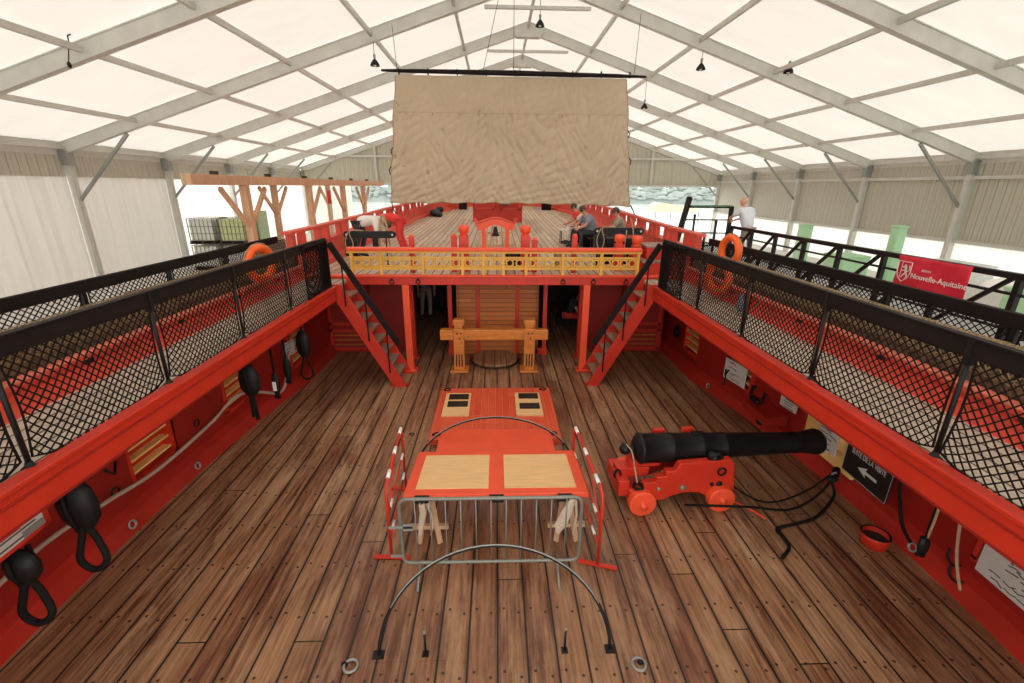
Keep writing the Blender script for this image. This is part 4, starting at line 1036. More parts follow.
for s, lst in ((1, ((3.98, 'right bulwark near the red tub'), (8.4, 'right bulwark near the stair'))), (-1, ((4.55, 'left bulwark below the big black block'), (5.75, 'left bulwark below the first gun port')))):
    for y, w_ in lst:
        x = s * (W[s](y) + 0.03)
        m = mb(True); m.lathe([(0.035, 0.0), (0.055, 0.0), (0.058, 0.012), (0.045, 0.018), (0.035, 0.0)], 18, Matrix.Translation((x - s * 0.02, y, 0.12)) @ Matrix.Rotation(-s * R(76), 4, 'Y'), cap=False); m.smooth = True
        m.cur = 0
        tag(m.build('scupper', 'galv'), 'grey metal scupper ring at the foot of the ' + w_, 'scupper', 'scuppers')
# grey hose along the left bulwark
pts = [(-4.32, 3.0, 0.62), (-4.33, 3.63, 0.68), (-4.33, 4.36, 0.6), (-4.33, 5.0, 0.5), (-4.3, 5.6, 0.52), (-4.27, 6.26, 0.58), (-4.2, 6.8, 0.72), (-4.14, 7.3, 0.55), (-4.0, 7.9, 0.32), (-4.02, 8.4, 0.9)]
rope_obj(pts, 0.026, 'hose', 'drain_hose', 'pale grey hose slung along the left red bulwark', 'hose')
for (y, z, lb) in ((4.55, 0.85, 'black V-shaped iron cleat left of the first left gun port'), (4.5, 0.62, 'small black iron ring below the left cleat'), (6.2, 1.05, 'black iron fitting under a red knee on the left bulwark'), (5.95, 0.7, 'black iron ring above the grey hose')):
    x = -(W[-1](y) + 0.06); g = empty('iron_cleat', (x, y, z), lb, 'cleat', 'iron fittings on the left bulwark')
    m = mb(True); m.tube([(0, -0.06, 0.06), (0.04, 0, -0.03), (0.02, 0.07, 0.09)], 0.016, 6) if 'V' in lb or 'fitting' in lb else m.tube([(0.03, 0.05 * math.cos(a), 0.05 * math.sin(a)) for a in [k * math.pi / 6 for k in range(12)]], 0.012, 6, closed=True)
    m.build('horn', 'black', g)
for y, lb in ((7.95, 'black iron cleat hanging on the right bulwark left of the white notice'), (7.2, 'black iron cleat on the right bulwark below the port slats'), (6.9, 'black iron ring on the right bulwark')):
    x = W[1](y) + 0.04; g = empty('iron_cleat', (x, y, 0.55), lb, 'cleat', 'iron fittings on the right bulwark')
    m = mb(True); m.tube([(-0.02, -0.05, 0.12), (-0.05, 0, 0.0), (-0.02, 0.05, 0.1)], 0.018, 6); m.tube([(-0.03, 0, 0.02), (-0.04, 0.01, -0.22)], 0.014, 6); m.build('horn', 'black', g)
# tarpaulin-like red sponson on the bulwark behind the cannon and the rolled notice
g = empty('rigging_shelf', (4.55, 6.75, 0.3), 'red shelf with black fittings on the right bulwark behind the cannon muzzle', 'shelf')
m = mb(); m.prism([(-0.22, 0.0), (0.15, 0.0), (0.15, 0.2), (-0.22, 0.14)], 0.7, Matrix.Translation((0, -0.35, 0))); m.build('shelf', 'redwall', g, 0.01)
m = mb(True); m.ball((-0.15, -0.1, -0.03), (0.07, 0.09, 0.07), 10, 6); m.ball((-0.12, 0.2, 0.22), (0.06, 0.16, 0.05), 10, 6); m.build('black_fitting', 'black', g)

# ------------------------------------------------------------------ notices and signs
def notice(s, y0, y1, z0, z1, label, name='notice_board', lines=5, off=-0.03, grey=False):
    yc = (y0 + y1) / 2; x = s * (W[s](yc) + 0.1 + off)
    g = empty(name, (x, yc, (z0 + z1) / 2), label, 'notice', 'printed notices on the bulwarks')
    ang = math.atan2(W[s](y1) - W[s](y0), (y1 - y0)) * s
    g.rotation_euler = (0, 0, -ang)
    hw_, hh = abs(y1 - y0) / 2, (z1 - z0) / 2
    m = mb(); m.box(-0.008, 0.008, -hw_, hw_, -hh, hh); m.build('sheet', 'paper', g)
    m = mb(); m.cur = 0
    random.seed(int(yc * 100)); f = -s * 0.0095
    for k in range(lines):
        z = lerp(hh * 0.75, -hh * 0.75, k / max(1, lines - 1)); a = random.uniform(-0.8, -0.4) * hw_; b = random.uniform(0.3, 0.8) * hw_
        if grey:
            for q in range(3):
                yy = random.uniform(-.6, .6) * hw_; m.tube([(f, yy - 0.05, z + random.uniform(-.03, .03)), (f, yy, z + random.uniform(-.02, .02)), (f, yy + 0.06, z)], 0.008, 3)
        else: m.box(f - 0.001, f + 0.001, a, b, z - 0.006, z + 0.006)
    m.build('printed_lines', 'ink', g)
    return g
notice(1, 7.5, 8.1, 0.46, 0.86, 'white notice with dark sketch on the right bulwark near the stair', grey=True, lines=4)
notice(1, 6.25, 6.62, 0.6, 0.77, 'small white and black notice on the right bulwark behind the cannon barrel', lines=4)
notice(1, 2.72, 3.4, 0.4, 0.78, 'white notice with black drawings on the right bulwark at the right photo edge', grey=True, lines=6)
g = notice(-1, 2.55, 3.12, 1.36, 1.58, 'white notice with grey corner hung below the left gangway beam at the photo edge', lines=4, off=-0.74)
m = mb(); m.box(0.009, 0.011, 0.1, 0.28, -0.11, -0.05); m.build('grey_corner', 'galv', g)
m = mb(); m.box(0.009, 0.0105, 0.2, 0.3, 0.07, 0.09); m.box(0.009, 0.0105, -0.1, 0.1, -0.01, 0.01); m.build('red_print', 'redink', g)
m = mb(); m.box(-0.02, 0.0, -0.32, 0.33, -0.15, -0.11); m.box(-0.02, 0.0, 0.285, 0.34, -0.15, 0.3); m.box(-0.02, 0.0, -0.32, 0.3, 0.11, 0.3); m.build('red_frame', 'red', g)
notice(-1, 8.38, 8.75, 0.76, 1.04, 'small grey notice beside the far left gun port', lines=3)
notice(1, 5.3, 5.66, 0.44, 0.8, 'grey picture panel inside the yellow gun port', grey=True, lines=5, off=-0.12)
sg = empty('arrow_sign', (W[1](4.88) - 0.04, 4.76, 0.6), 'black sign reading SUITE DE LA VISITE with a white arrow on the right bulwark', 'sign', rz=R(-2))
m = mb(); m.box(-0.01, 0.01, -0.38, 0.38, -0.22, 0.22); m.build('panel', 'signblack', sg)
for (a, b, c_, d) in ((-.375, .375, -.215, -.21), (-.375, .375, .21, .215), (-.375, -.37, -.215, .215), (.37, .375, -.215, .215)):
    m = mb(); m.box(-0.0115, -0.0105, a, b, c_, d); m.build('white_border', 'paper', sg)
TX = Matrix(((0, 0, -1, -0.0115), (-0.82, 0, 0, 0), (0, 1.25, 0, 0.125), (0, 0, 0, 1)))
text_mesh('SUITE DE LA VISITE', 0.082, 'paper', sg, TX)
m = mb(); m._add([(-0.012, 0.13, -0.04), (-0.012, -0.02, 0.03), (-0.012, -0.0, -0.02), (-0.012, -0.19, -0.02), (-0.012, -0.19, -0.06), (-0.012, 0.0, -0.06), (-0.012, -0.02, -0.11)], [(0, 1, 2), (2, 3, 4, 5), (0, 2, 5), (0, 5, 6)])
m.build('arrow', 'paper', sg)

# ------------------------------------------------------------------ lifebuoys
def buoy(loc, rzv, label, r=0.25):
    g = empty('lifebuoy', loc, label, 'lifebuoy', 'orange lifebuoys', rzv)
    m = mb(True); m.tube([(0, r * math.cos(k * math.pi / 16), r * math.sin(k * math.pi / 16)) for k in range(32)], 0.065, 12, closed=True); m.build('ring', 'buoy', g)
    m = mb(True); m.tube([(0, (r + 0.08) * math.cos(k * math.pi / 8), (r + 0.08) * math.sin(k * math.pi / 8)) for k in range(16)], 0.008, 6, closed=True); m.build('grab_line', 'rope', g)
buoy((-3.88, 7.62, 2.72), R(-18), 'orange lifebuoy between the left railings near the stair')
buoy((3.86, 7.75, 2.5), R(14), 'orange lifebuoy between the right railings, the nearer of the two')
buoy((4.3, 8.35, 2.85), R(8), 'orange lifebuoy hung on the outer right rail, the farther of the two', 0.25)
m = mb(True); m.ball((3.86, 6.9, 2.2), (0.05, 0.08, 0.1), 10, 8); m.ball((3.88, 6.95, 2.3), (0.04, 0.06, 0.07), 10, 8)
tag(m.build('rope_bundle', M['clothgrey']), 'blue-grey rag bundle on the right gangway behind the net', 'bundle')

# ------------------------------------------------------------------ things on the forecastle
def bollard(x, y, top, r, label, cap=True):
    z = dz(y); g = empty('bollard', (x, y, z), label, 'bollard', 'red bollards on the forecastle')
    m = mb(); m.box(-r, r, -r, r, 0, top - z - (0.2 if cap else 0.0)); shf = m.build('shaft', 'red', g, 0.01)
    if cap:
        m = mb(True); h = top - z; m.lathe([(r * 0.75, h - 0.2), (r * 0.75, h - 0.16), (r * 1.12, h - 0.14), (r * 1.15, h - 0.03), (r * 1.0, h), (0.01, h + 0.02)], 18, cap=False); m.build('round_head', 'orange', shf)
    else:
        m = mb(); h = top - z; m.box(-r * 0.75, r * 0.75, -r * .75, r * .75, h, h + 0.04); m.build('head', 'orange', g, 0.005)
bollard(-1.83, 10.0, 2.92, 0.055, 'small red post left of centre behind the balustrade', False)
bollard(-0.72, 10.2, 3.14, 0.1, 'tall red bollard with a round head left of the belfry')
bollard(-0.93, 10.1, 2.93, 0.06, 'short red post beside the left round-headed bollard', False)
bollard(0.63, 10.2, 3.14, 0.1, 'tall red bollard with a round head right of the belfry')
bollard(0.83, 10.1, 2.86, 0.06, 'short red post beside the right round-headed bollard', False)
bollard(1.69, 10.0, 2.95, 0.055, 'small red post right of centre behind the balustrade', False)
bollard(2.75, 10.3, 2.95, 0.1, 'red bollard below the right black beam')
bollard(3.15, 10.3, 2.92, 0.1, 'red bollard nearest the right stair head')
# belfry
bf = empty('belfry', (-0.03, 12.0, dz(12) + 0.0), 'red belfry with a wavy carved arch on two posts', 'belfry')
z0 = dz(12)
for x in (-0.3, 0.3):
    m = mb(); m.box(x - 0.05, x + 0.05, -0.05, 0.05, 0, 0.85); m.build('post', 'orange', bf, 0.01)
out = []
n = 24
def arch(t): return 0.98 + 0.13 * math.cos((t) * math.pi * 2.0) * (1 if abs(t) < 0.5 else -1 * -1)
top = [(-0.56 + 1.12 * k / n, 0.98 + 0.065 * math.cos(math.pi * 2 * (k / n - 0.5)) + (0.1 if k in (0, 1, n - 1, n) else 0)) for k in range(n + 1)]
bot = [(-0.44 + 0.88 * k / n, 0.8 + 0.07 * math.cos(math.pi * 2 * (k / n - 0.5)) ) for k in range(n + 1)]
m = mb()
for k in range(n):
    for y in (-0.07, 0.07): m._add([(top[k][0], y, top[k][1]), (top[k + 1][0], y, top[k + 1][1]), (bot[k + 1][0], y, bot[k + 1][1]), (bot[k][0], y, bot[k][1])], [(0, 1, 2, 3)])
    for ln in (top, bot): m._add([(ln[k][0], -0.07, ln[k][1]), (ln[k + 1][0], -0.07, ln[k + 1][1]), (ln[k + 1][0], 0.07, ln[k + 1][1]), (ln[k][0], 0.07, ln[k][1])], [(0, 1, 2, 3)])
for e in (0, n): m._add([(top[e][0], -0.07, top[e][1]), (top[e][0], 0.07, top[e][1]), (bot[e][0], 0.07, bot[e][1]), (bot[e][0], -0.07, bot[e][1])], [(0, 1, 2, 3)])
ar_ = m.build('carved_arch', 'orange', bf)
m = mb(True); m.tube([(x, -0.085, z) for x, z in top], 0.025, 6); m.build('arch_moulding', 'bulred', ar_)
m = mb(True); m.lathe([(0.0, 0.82), (0.03, 0.82), (0.05, 0.76), (0.07, 0.66), (0.11, 0.6), (0.1, 0.59)], 16, cap=False); m.build('bell', 'black', bf)
# slatted hatch behind the balustrade and black chest
g = empty('slatted_rack', (-0.03, 12.4, dz(12.4)), 'slatted light wooden rack standing under the belfry', 'rack')
for k in range(10):
    x = -0.45 + k * 0.1; m = mb(); m.bar((x * 1.15, -0.1, 0.0), (x * 0.85, 0.35, 0.62), 0.035, 0.03); m.build('slat', 'timber', g)
m = mb(); m.box(-0.5, 0.5, 0.12, 0.16, 0.25, 0.3); m.box(-0.45, 0.45, 0.33, 0.37, 0.56, 0.62); m.build('crossbar', 'timber', g)
m = mb(); m.box(0.2, 0.62, 10.45, 10.75, 2.15, 2.52)
tag(m.build('black_chest', 'black', bevel=0.02), 'low black chest beside the right round-headed bollard', 'chest')
m = mb(); m.box(1.32, 1.58, 10.3, 10.6, 2.15, 2.6); m.box(1.36, 1.54, 10.34, 10.56, 2.6, 2.63)
tag(m.build('grey_box', 'wood', bevel=0.04), 'small worn grey-brown box behind the balustrade right of centre', 'box')
# red deck house farther forward
g = empty('galley_house', (0.05, 23.0, dz(23)), 'red panelled housing behind the belfry under the sail', 'housing'); g.scale = (1.6, 1, 1.2)
m = mb(); m.box(-0.75, 0.75, 0, 1.2, 0.0, 1.05); m.build('housing', 'red', g, 0.02)
m = mb(); m.box(-0.82, 0.82, -0.06, 1.26, 1.0, 1.08); m.build('top_rail', 'orange', g, 0.01)
for x0, x1 in ((-0.7, -0.1), (0.1, 0.7)):
    m = mb(); m.box(x0, x1, -0.03, 0.0, 0.5, 0.56); m.box(x0, x1, -0.03, 0.0, 0.86, 0.92); m.box(x0, x0 + .06, -0.03, 0.0, 0.5, 0.92); m.box(x1 - .06, x1, -0.03, 0.0, 0.5, 0.92); m.build('panel_frame', 'bulred', g)
m = mb(True)
for k in range(5): m.ball((0.22 + 0.09 * k - 0.1, 0.0, 0.95 + 0.05 * (k % 2)), (0.08, 0.08, 0.12), 10, 8)
tag(m.build('rope_bundle', 'clothgrey', loc=(0.1, 22.86, dz(23) - 0.05)), 'grey cloth bundle hung on the red housing behind the belfry', 'bundle')
# black beams with round ends
def black_beam(x0, x1, y, z, label, pole_x):
    g = empty('swivel_beam', ((x0 + x1) / 2, y, dz(y)), label, 'beam', 'black beams on the forecastle')
    xm = (x0 + x1) / 2; L = (x1 - x0) / 2; zz = z - dz(y)
    pts = [(L - 0.08 + 0.08 * math.cos(a), 0.08 * math.sin(a)) for a in [-math.pi / 2 + k * math.pi / 6 for k in range(7)]] + [(-L + 0.08 - 0.08 * math.cos(a), -0.08 * math.sin(a)) for a in [-math.pi / 2 + k * math.pi / 6 for k in range(7)]]
    m = mb(); m.prism([(a, b + zz) for a, b in pts], 0.08, Matrix.Translation((0, -0.04, 0))); m.build('bar', 'black', g, 0.008)
    for x in (-L + 0.08, L - 0.08):
        m = mb(); m.lathe([(0.025, 0), (0.025, 0.01)], 10, Matrix.Translation((x, -0.045, zz)) @ Matrix.Rotation(math.pi / 2, 4, 'X')); m.build('pin_hole', 'paper', g)
    m = mb(True); m.tube([(pole_x - xm, 0, 0), (pole_x - xm, 0, zz)], 0.018, 8); m.build('pole', 'black', g)
    m = mb(); m.box(-L + 0.02, -L + 0.3, -0.1, 0.1, zz - 0.5, zz - 0.09); m.box(0.05, 0.18, -0.05, 0.05, zz - 0.35, zz - 0.05); m.build('hanging_block', 'black', g, 0.03)
    m = mb(True); m.tube(smooth_path([(-L + 0.15, -0.12, zz + 0.08), (-L + 0.06, -0.13, zz - 0.2), (-L + 0.16, -0.13, zz - 0.46), (-L + 0.24, -0.13, zz - 0.2), (-L + 0.18, -0.12, zz + 0.08), (-L + 0.5, -0.1, zz + 0.1)], 4), 0.012, 6); m.build('lashing', 'rope', g)
black_beam(-3.58, -2.36, 11.0, 2.86, 'black flat beam with rounded ends on a thin pole at the left of the forecastle', -2.6)
black_beam(2.3, 3.5, 11.0, 2.97, 'black flat beam with rounded ends at the right of the forecastle', 2.42)
g = empty('black_stove', (2.95, 11.5, dz(11.5)), 'black iron box under the right black beam', 'stove')
m = mb(); m.box(-0.4, 0.4, -0.25, 0.25, 0.08, 0.62); m.build('body', 'black', g, 0.03)
m = mb(); m.box(-0.44, 0.44, -0.3, 0.3, 0.0, 0.08); m.box(-0.42, 0.0, -0.27, -0.25, 0.18, 0.5); m.build('door', 'board', g, 0.01)
m = mb(True)
m.tube(smooth_path([(-3.0, 11.9, 2.15), (-2.95, 11.85, 2.9), (-2.85, 11.85, 3.25), (-2.75, 11.85, 2.9), (-2.7, 11.9, 2.15)], 5), 0.03, 6)
tag(m.build('rope_hank', 'rope'), 'hanging tan rope beside the left black beam', 'rope')
rope_obj([(3.05, 10.85, 3.0), (3.02, 10.8, 2.6), (3.1, 10.82, 2.35), (3.22, 10.84, 2.6), (3.2, 10.86, 3.02), (3.12, 10.9, 3.3)], 0.014, 'rope', 'hanging_rope', 'tan rope looped over the right black beam')
for y, lb in ((24.0, 'left'), ):
    m = mb(True); m.ball((-3.35, 26, dz(26) + 0.18), (0.3, 0.7, 0.2), 12, 8); m.ball((-3.2, 26.8, dz(26) + 0.3), (0.22, 0.4, 0.18), 12, 8); m.ball((-3.1, 25.5, dz(26) + 0.12), (0.2, 0.3, 0.14), 12, 8)
    tag(m.build('dark_tarpaulin', 'clothdark'), 'dark bundle against the far left forecastle bulwark', 'bundle')
m = mb(); m.box(-2.4, -1.9, 30.2, 30.8, dz(30), dz(30) + 0.5); tag(m.build('dark_crate', 'board', bevel=0.03), 'small dark crate at the far left end of the deck', 'crate')
m = mb(); m.box(2.9, 3.5, 30.2, 30.8, dz(30), dz(30) + 0.45); tag(m.build('dark_crate', 'board', bevel=0.03), 'small dark crate at the far right end of the deck', 'crate')
# red stepped lockers by the right stair head
g = empty('stepped_locker', (3.68, 9.75, 2.15), 'red stepped locker with grey treads behind the right mesh screen', 'locker')
for k in range(2):
    m = mb(); m.box(-0.5 + 0.12 * k, 0.2, 0.0 + 0.25 * k, 0.9, 0.3 * k, 0.26 + 0.3 * k); m.build('step_box', 'red', g, 0.01)
    m = mb(); m.box(-0.53 + 0.12 * k, 0.22, -0.03 + 0.25 * k, 0.92, 0.26 + 0.3 * k, 0.3 + 0.3 * k); m.build('tread', 'wood', g)
for (x, y, zt, lb) in ((4.6, 10.8, 3.35, 'tallest thin black stanchion on the right forecastle bulwark'), (4.62, 10.2, 2.95, 'short thin black stanchion between two taller ones on the right'), (4.65, 9.8, 3.28, 'thin black stanchion nearest the walkway end')):
    m = mb(True); m.tube([(x, y, 2.55), (x, y, zt)], 0.028, 8); m.lathe([(0.05, 0), (0.05, 0.03)], 10, Matrix.Translation((x, y, 2.55))); m.ball((x, y, zt), 0.035, 8, 6)
    tag(m.build('thin_stanchion', 'black'), lb, 'stanchion', 'thin stanchions on the right bulwark')

# ------------------------------------------------------------------ sail
sl = empty('square_sail', (0.55, 17.0, 5.4), 'large beige square sail hanging below a dark yard', 'sail')
NX, NZ = 220, 130
m = mb(True); vs = []
random.seed(5)
ph = [random.uniform(0, 6.28) for _ in range(12)]
for j in range(NZ + 1):
    v = j / NZ                       # 0 bottom .. 1 top
    for i in range(NX + 1):
        u = i / NX - 0.5
        wdt = lerp(8.58, 7.66, v)
        x = u * wdt - 0.03 + 0.02 * math.sin(v * 16 + (0 if u < 0 else 2)) * (abs(u) * 2) ** 6
        z = lerp(-2.06 + 0.05 * math.cos(u * 3) - 0.05 * u * 2 * 0.5, 1.98, v) + (0.02 * math.sin(u * 60) * (1 - v) ** 8)
        w = 1 - 0.55 * v
        a = abs(u)
        def rdg(t_): return 1 - abs(math.sin(t_)) ** 0.7
        fan = (u * (1.0 + 0.5 * (1 - v)))
        dr = math.sin(8.5 * u + 0.6)
        d = 0.075 * w * rdg(34 * u + 15 * v * dr + 1.3 * math.sin(5 * v + ph[0]) + 0.8 * math.sin(13 * u + ph[5]))
        chev = 1.0 - min(1.0, v / 0.72) * 0.5
        d += 0.05 * chev * rdg(27 * v + 26 * abs(((u + 0.5) * 3.6) % 1.0 - 0.5) + 1.6 * math.sin(11 * u + ph[1]) + 1.1 * math.sin(13 * v + 19 * u))
        d += 0.04 * chev * rdg(44 * (v - 0.9 * u) + 2.2 * math.sin(9 * u + ph[2]) + 1.8 * math.sin(8 * v + ph[3]))
        d += 0.012 * math.sin(70 * u + 21 * v + 3 * math.sin(6 * v + ph[4]))
        if v > 0.72: d *= lerp(1, 0.55, min(1, (v - 0.72) / 0.04))
        vs.append((x, d - 0.25 * math.cos(u * 3.0) * math.sin(math.pi * v) * -1 * 0.5, z))
fs = [(j * (NX + 1) + i, j * (NX + 1) + i + 1, (j + 1) * (NX + 1) + i + 1, (j + 1) * (NX + 1) + i) for j in range(NZ) for i in range(NX)]
m._add(vs, fs); o = m.build('canvas', 'sail', sl)
so = o.modifiers.new('solid', 'SOLIDIFY'); so.thickness = 0.008
m = mb(True); m.tube([vs[k] for k in range(0, NX + 1, 3)], 0.016, 6); m.tube([vs[j * (NX + 1)] for j in range(0, NZ + 1, 3)], 0.016, 6); m.tube([vs[j * (NX + 1) + NX] for j in range(0, NZ + 1, 3)], 0.016, 6); m.build('bolt_rope', 'rope', sl)
for k in range(9):
    u = (k + 0.5) / 9; idx = int(0.73 * NZ) * (NX + 1) + int(u * NX); p = vs[idx]
    m = mb(True); m.tube([(p[0], p[1] - 0.02, p[2]), (p[0] + 0.01, p[1] - 0.05, p[2] - 0.07)], 0.014, 5); m.build('reef_point', 'rope', sl)
for (side, zz) in ((0, 0.46), (0, 0.3), (1, 0.4), (1, 0.62)):
    idx = int(zz * NZ) * (NX + 1) + (NX if side else 0); p = vs[idx]; sg_ = 1 if side else -1
    m = mb(True); m.tube([p, (p[0] + sg_ * 0.08, p[1], p[2] - 0.1), (p[0] + sg_ * 0.05, p[1], p[2] - 0.25)], 0.02, 5); m.build('cringle_line', 'black', sl)
yd = empty('sail_yard', (0.62, 17.0, 7.46), 'long dark yard from which the sail hangs', 'yard')
m = mb(True); m.tube([(-4.36, 0, 0.04), (-3.4, 0, 0.035), (0, 0, 0.02), (3.4, 0, -0.01), (4.36, 0, -0.02)], [0.035, 0.06, 0.085, 0.06, 0.035], 12); m.build('spar', 'board', yd)
for k in range(9):
    x = -3.8 + 0.95 * k
    m = mb(True); m.tube([(x, 0.09 * math.cos(a), 0.02 + 0.09 * math.sin(a)) for a in [q * math.pi / 5 for q in range(10)]], 0.016, 5, closed=True); m.build('lashing', 'darkrope', yd)
for (x, dx, lb) in ((-0.05, 0.0, 'thin rope holding the middle of the yard from the roof'), (-1.05, 0.6, 'slanting thin rope from the roof to the yard'), (-3.85, -0.1, 'thin rope holding the left end of the yard'), (3.95, 0.1, 'thin rope holding the right end of the yard')):
    X0 = 0.62 + x; X1 = X0 + dx
    m = mb(True); m.tube([(X0, 17.0, 7.53), (X1, 17.15, rz(X1) + 0.1)], 0.009, 5)
    tag(m.build('suspension_rope', 'black'), lb, 'rope', 'ropes holding the yard')
rope_obj([(-3.72, 17, 3.4), (-3.68, 17, 3.2), (-3.6, 16.9, 3.05), (-3.5, 16.8, 3.0)], 0.02, 'darkrope', 'sheet_rope', 'short dark rope at the lower left corner of the sail')
rope_obj([(4.83, 17, 3.35), (4.95, 16.9, 3.1), (5.0, 16.7, 2.8)], 0.02, 'darkrope', 'sheet_rope', 'short dark rope at the lower right corner of the sail')
m = mb(True); m.tube([(-9.63, 12.2, 7.0), (-9.62, 12.2, 7.08), (-9.55, 12.2, 7.1)], 0.015, 5); m.tube([(-9.62, 12.2, 7.0), (-9.75, 12.2, 6.55)], 0.012, 5); m.ball((-9.75, 12.2, 6.5), (0.04, 0.05, 0.07), 8, 6)
tag(m.build('roof_wire', 'black'), 'thin wire with a black clamp on the upper left rafter', 'wire')

# ------------------------------------------------------------------ timber gallery on the left
TX0 = -8.0
g = empty('timber_beam', (TX0, 12.0, 3.92), 'long orange timber beam carried by posts on the left', 'beam')
m = mb(); m.box(-0.13, 0.13, 0.7, 22, 0, 0.28); m.build('beam', 'timber', g, 0.01)
for k in range(6):
    m = mb(); m.box(-0.07, 0.07, 1.9 + k * 3.2, 2.1 + k * 3.2, 0.28, 0.38); m.build('bracket', 'darkwood', g)
def tpost(x, y, label, braces=(-1, 1), dx=0):
    p = empty('timber_post', (x, y, G), label, 'post', 'timber posts on the left')
    m = mb(); m.box(-0.11, 0.11, -0.13, 0.13, 0, 3.62); pst = m.build('post', 'timber', p, 0.01)
    for s in braces:
        m = mb(); m.bar((0, s * 0.08, 2.35), (0, s * 1.35, 3.53), 0.1, 0.14); m.build('brace', 'timber', pst)
tpost(TX0, 15.5, 'thick timber post nearest the camera on the left', (-1, 1))
tpost(TX0, 20.7, 'second timber post from the left end of the long beam', (1,))
tpost(TX0, 25.2, 'third timber post, left of the red hanging tube', (-1,))
tpost(TX0, 29.0, 'farthest timber post under the end of the long beam', (-1, 1))
tpost(-10.2, 22.3, 'rear timber post between the first two front posts', (-1, 1))
tpost(-10.6, 30.5, 'rear timber post behind the red hanging tube', (-1,))
m = mb(); m.box(-10.7, -10.0, 17.0, 34.0, 3.92, 4.1)
tag(m.build('timber_beam', 'timber'), 'rear timber beam behind the long orange one', 'beam')
g = empty('hanging_tube', (-8.03, 23.2, 3.0), 'red and white tube hanging below the timber beam', 'tube')
m = mb(True); m.tube([(0, 0, 0.1), (0, 0, 0.7)], 0.09, 10); m.build('red_tube', 'clothred', g)
m = mb(True); m.tube([(0, 0, 0.1), (0, 0, -1.4)], 0.04, 8); m.tube([(0, 0, 0.7), (0, 0, 0.92)], 0.015, 6); m.build('white_tube', 'paper', g)
# container tanks on the left quay
def ibc(x, y, z, mat, label):
    g = empty('tank_container', (x, y, z), label, 'tank', 'caged tanks on the left quay')
    m = mb(); m.box(-0.5, 0.5, -0.6, 0.6, 0.14, 1.05); m.build('tank', mat, g, 0.06)
    m = mb()
    for k in range(8):
        yy = -0.6 + 1.2 * k / 7
        for sx_ in (-0.53, 0.53): m.tube([(sx_, yy, 0.12), (sx_, yy, 1.08)], 0.013, 4)
    for k in range(7):
        xx = -0.53 + 1.06 * k / 6
        for sy in (-0.63, 0.63): m.tube([(xx, sy, 0.12), (xx, sy, 1.08)], 0.013, 4)
    for zz in (0.15, 0.45, 0.75, 1.08): m.tube([(-0.53, -0.63, zz), (0.53, -0.63, zz), (0.53, 0.63, zz), (-0.53, 0.63, zz)], 0.014, 4, closed=True)
    m.build('cage', 'steel', g)
    m = mb(); m.box(-0.56, 0.56, -0.66, 0.66, 0.0, 0.035)
    for xx in (-0.5, 0, 0.5): m.box(xx - 0.05, xx + 0.05, -0.66, 0.66, 0.035, 0.12)
    m.build('pallet', 'darkwood', g)
ibc(-12.9, 21.4, G, 'plastic', 'white caged tank on the left quay, lower one nearest the curtain')
ibc(-11.6, 21.4, G, 'plastic', 'white caged tank on the left quay, lower one of the right stack')
ibc(-12.9, 21.4, G + 1.14, 'plastic', 'pale caged tank on top of the left stack')
ibc(-11.6, 21.4, G + 1.14, 'tank', 'yellow-green caged tank on top of the right stack')
m = mb(); m.box(-11.75, -11.2, 22.4, 23.4, G, 2.75)
tag(m.build('green_container', 'palegreen', bevel=0.03), 'pale green container behind the caged tanks', 'container')
m = mb(); m.box(-10.6, -9.6, 20.3, 21.3, G, 1.5); tag(m.build('grey_crate', 'khaki', bevel=0.03), 'grey-brown crate right of the caged tanks', 'crate')

# ------------------------------------------------------------------ visitor walkway on the right
WZ = 1.95
g = empty('walkway', (7.3, 9, WZ), 'raised visitor walkway beyond the right side of the ship', 'walkway')
m = mb(); m.box(-0.75, 0.75, -8, 4.0, -0.12, 0.0); m.box(-1.9, 0.75, 4.0, 5.6, -0.12, 0.0); m.build('walkway_deck', 'galv', g)
for y in (-6, -2, 2):
    for x in (-0.6, 0.6):
        m = mb(); m.box(x - 0.06, x + 0.06, y - 0.06, y + 0.06, G - WZ, -0.1); m.build('leg', 'steel', g)
def truss(x, y0, y1, z0, z1, label, n):
    q = empty('truss_railing', (x, y0, WZ), label, 'railing', 'black truss railings of the walkway')
    m = mb(); m.box(-0.045, 0.045, 0, y1 - y0, z1 - WZ - 0.08, z1 - WZ); m.build('top_chord', 'black', q, 0.01)
    m = mb(); m.box(-0.045, 0.045, 0, y1 - y0, z0 - WZ, z0 - WZ + 0.09); m.build('bottom_chord', 'black', q, 0.01)
    for k in range(3):
        z = lerp(z0 + 0.05, z1 - 0.05, (k + 1) / 4) - WZ; m = mb(True); m.tube([(0.03, 0, z), (0.03, y1 - y0, z)], 0.022, 6); m.build('bar', 'black', q)
    for k in range(n + 1):
        y = (y1 - y0) * k / n
        m = mb(); m.box(-0.035, 0.035, y - 0.035, y + 0.035, z0 - WZ, z1 - WZ); m.build('upright', 'black', q)
        if k < n:
            y2 = (y1 - y0) * (k + 1) / n; m = mb(); m.bar((0, y + 0.06, z1 - WZ - 0.04), (0, y2 - 0.04, z0 - WZ + 0.06), 0.05, 0.05, (0, 1, 0)); m.build('diagonal', 'black', q)
truss(6.5, 1.2, 12.7, 2.0, 2.98, 'black truss railing along the near side of the right walkway', 11)
q = empty('end_railing', (5.6, 13.9, WZ), 'black railing with three bars at the far end of the walkway beside the leaning man', 'railing')
m = mb(); m.box(-0.5, 0.1, -0.5, 0.08, 0, 0.1); m.bar((-0.35, -0.3, 0.0), (0.1, 0, 1.75), 0.12, 0.12); m.build('slanted_post', 'black', q)
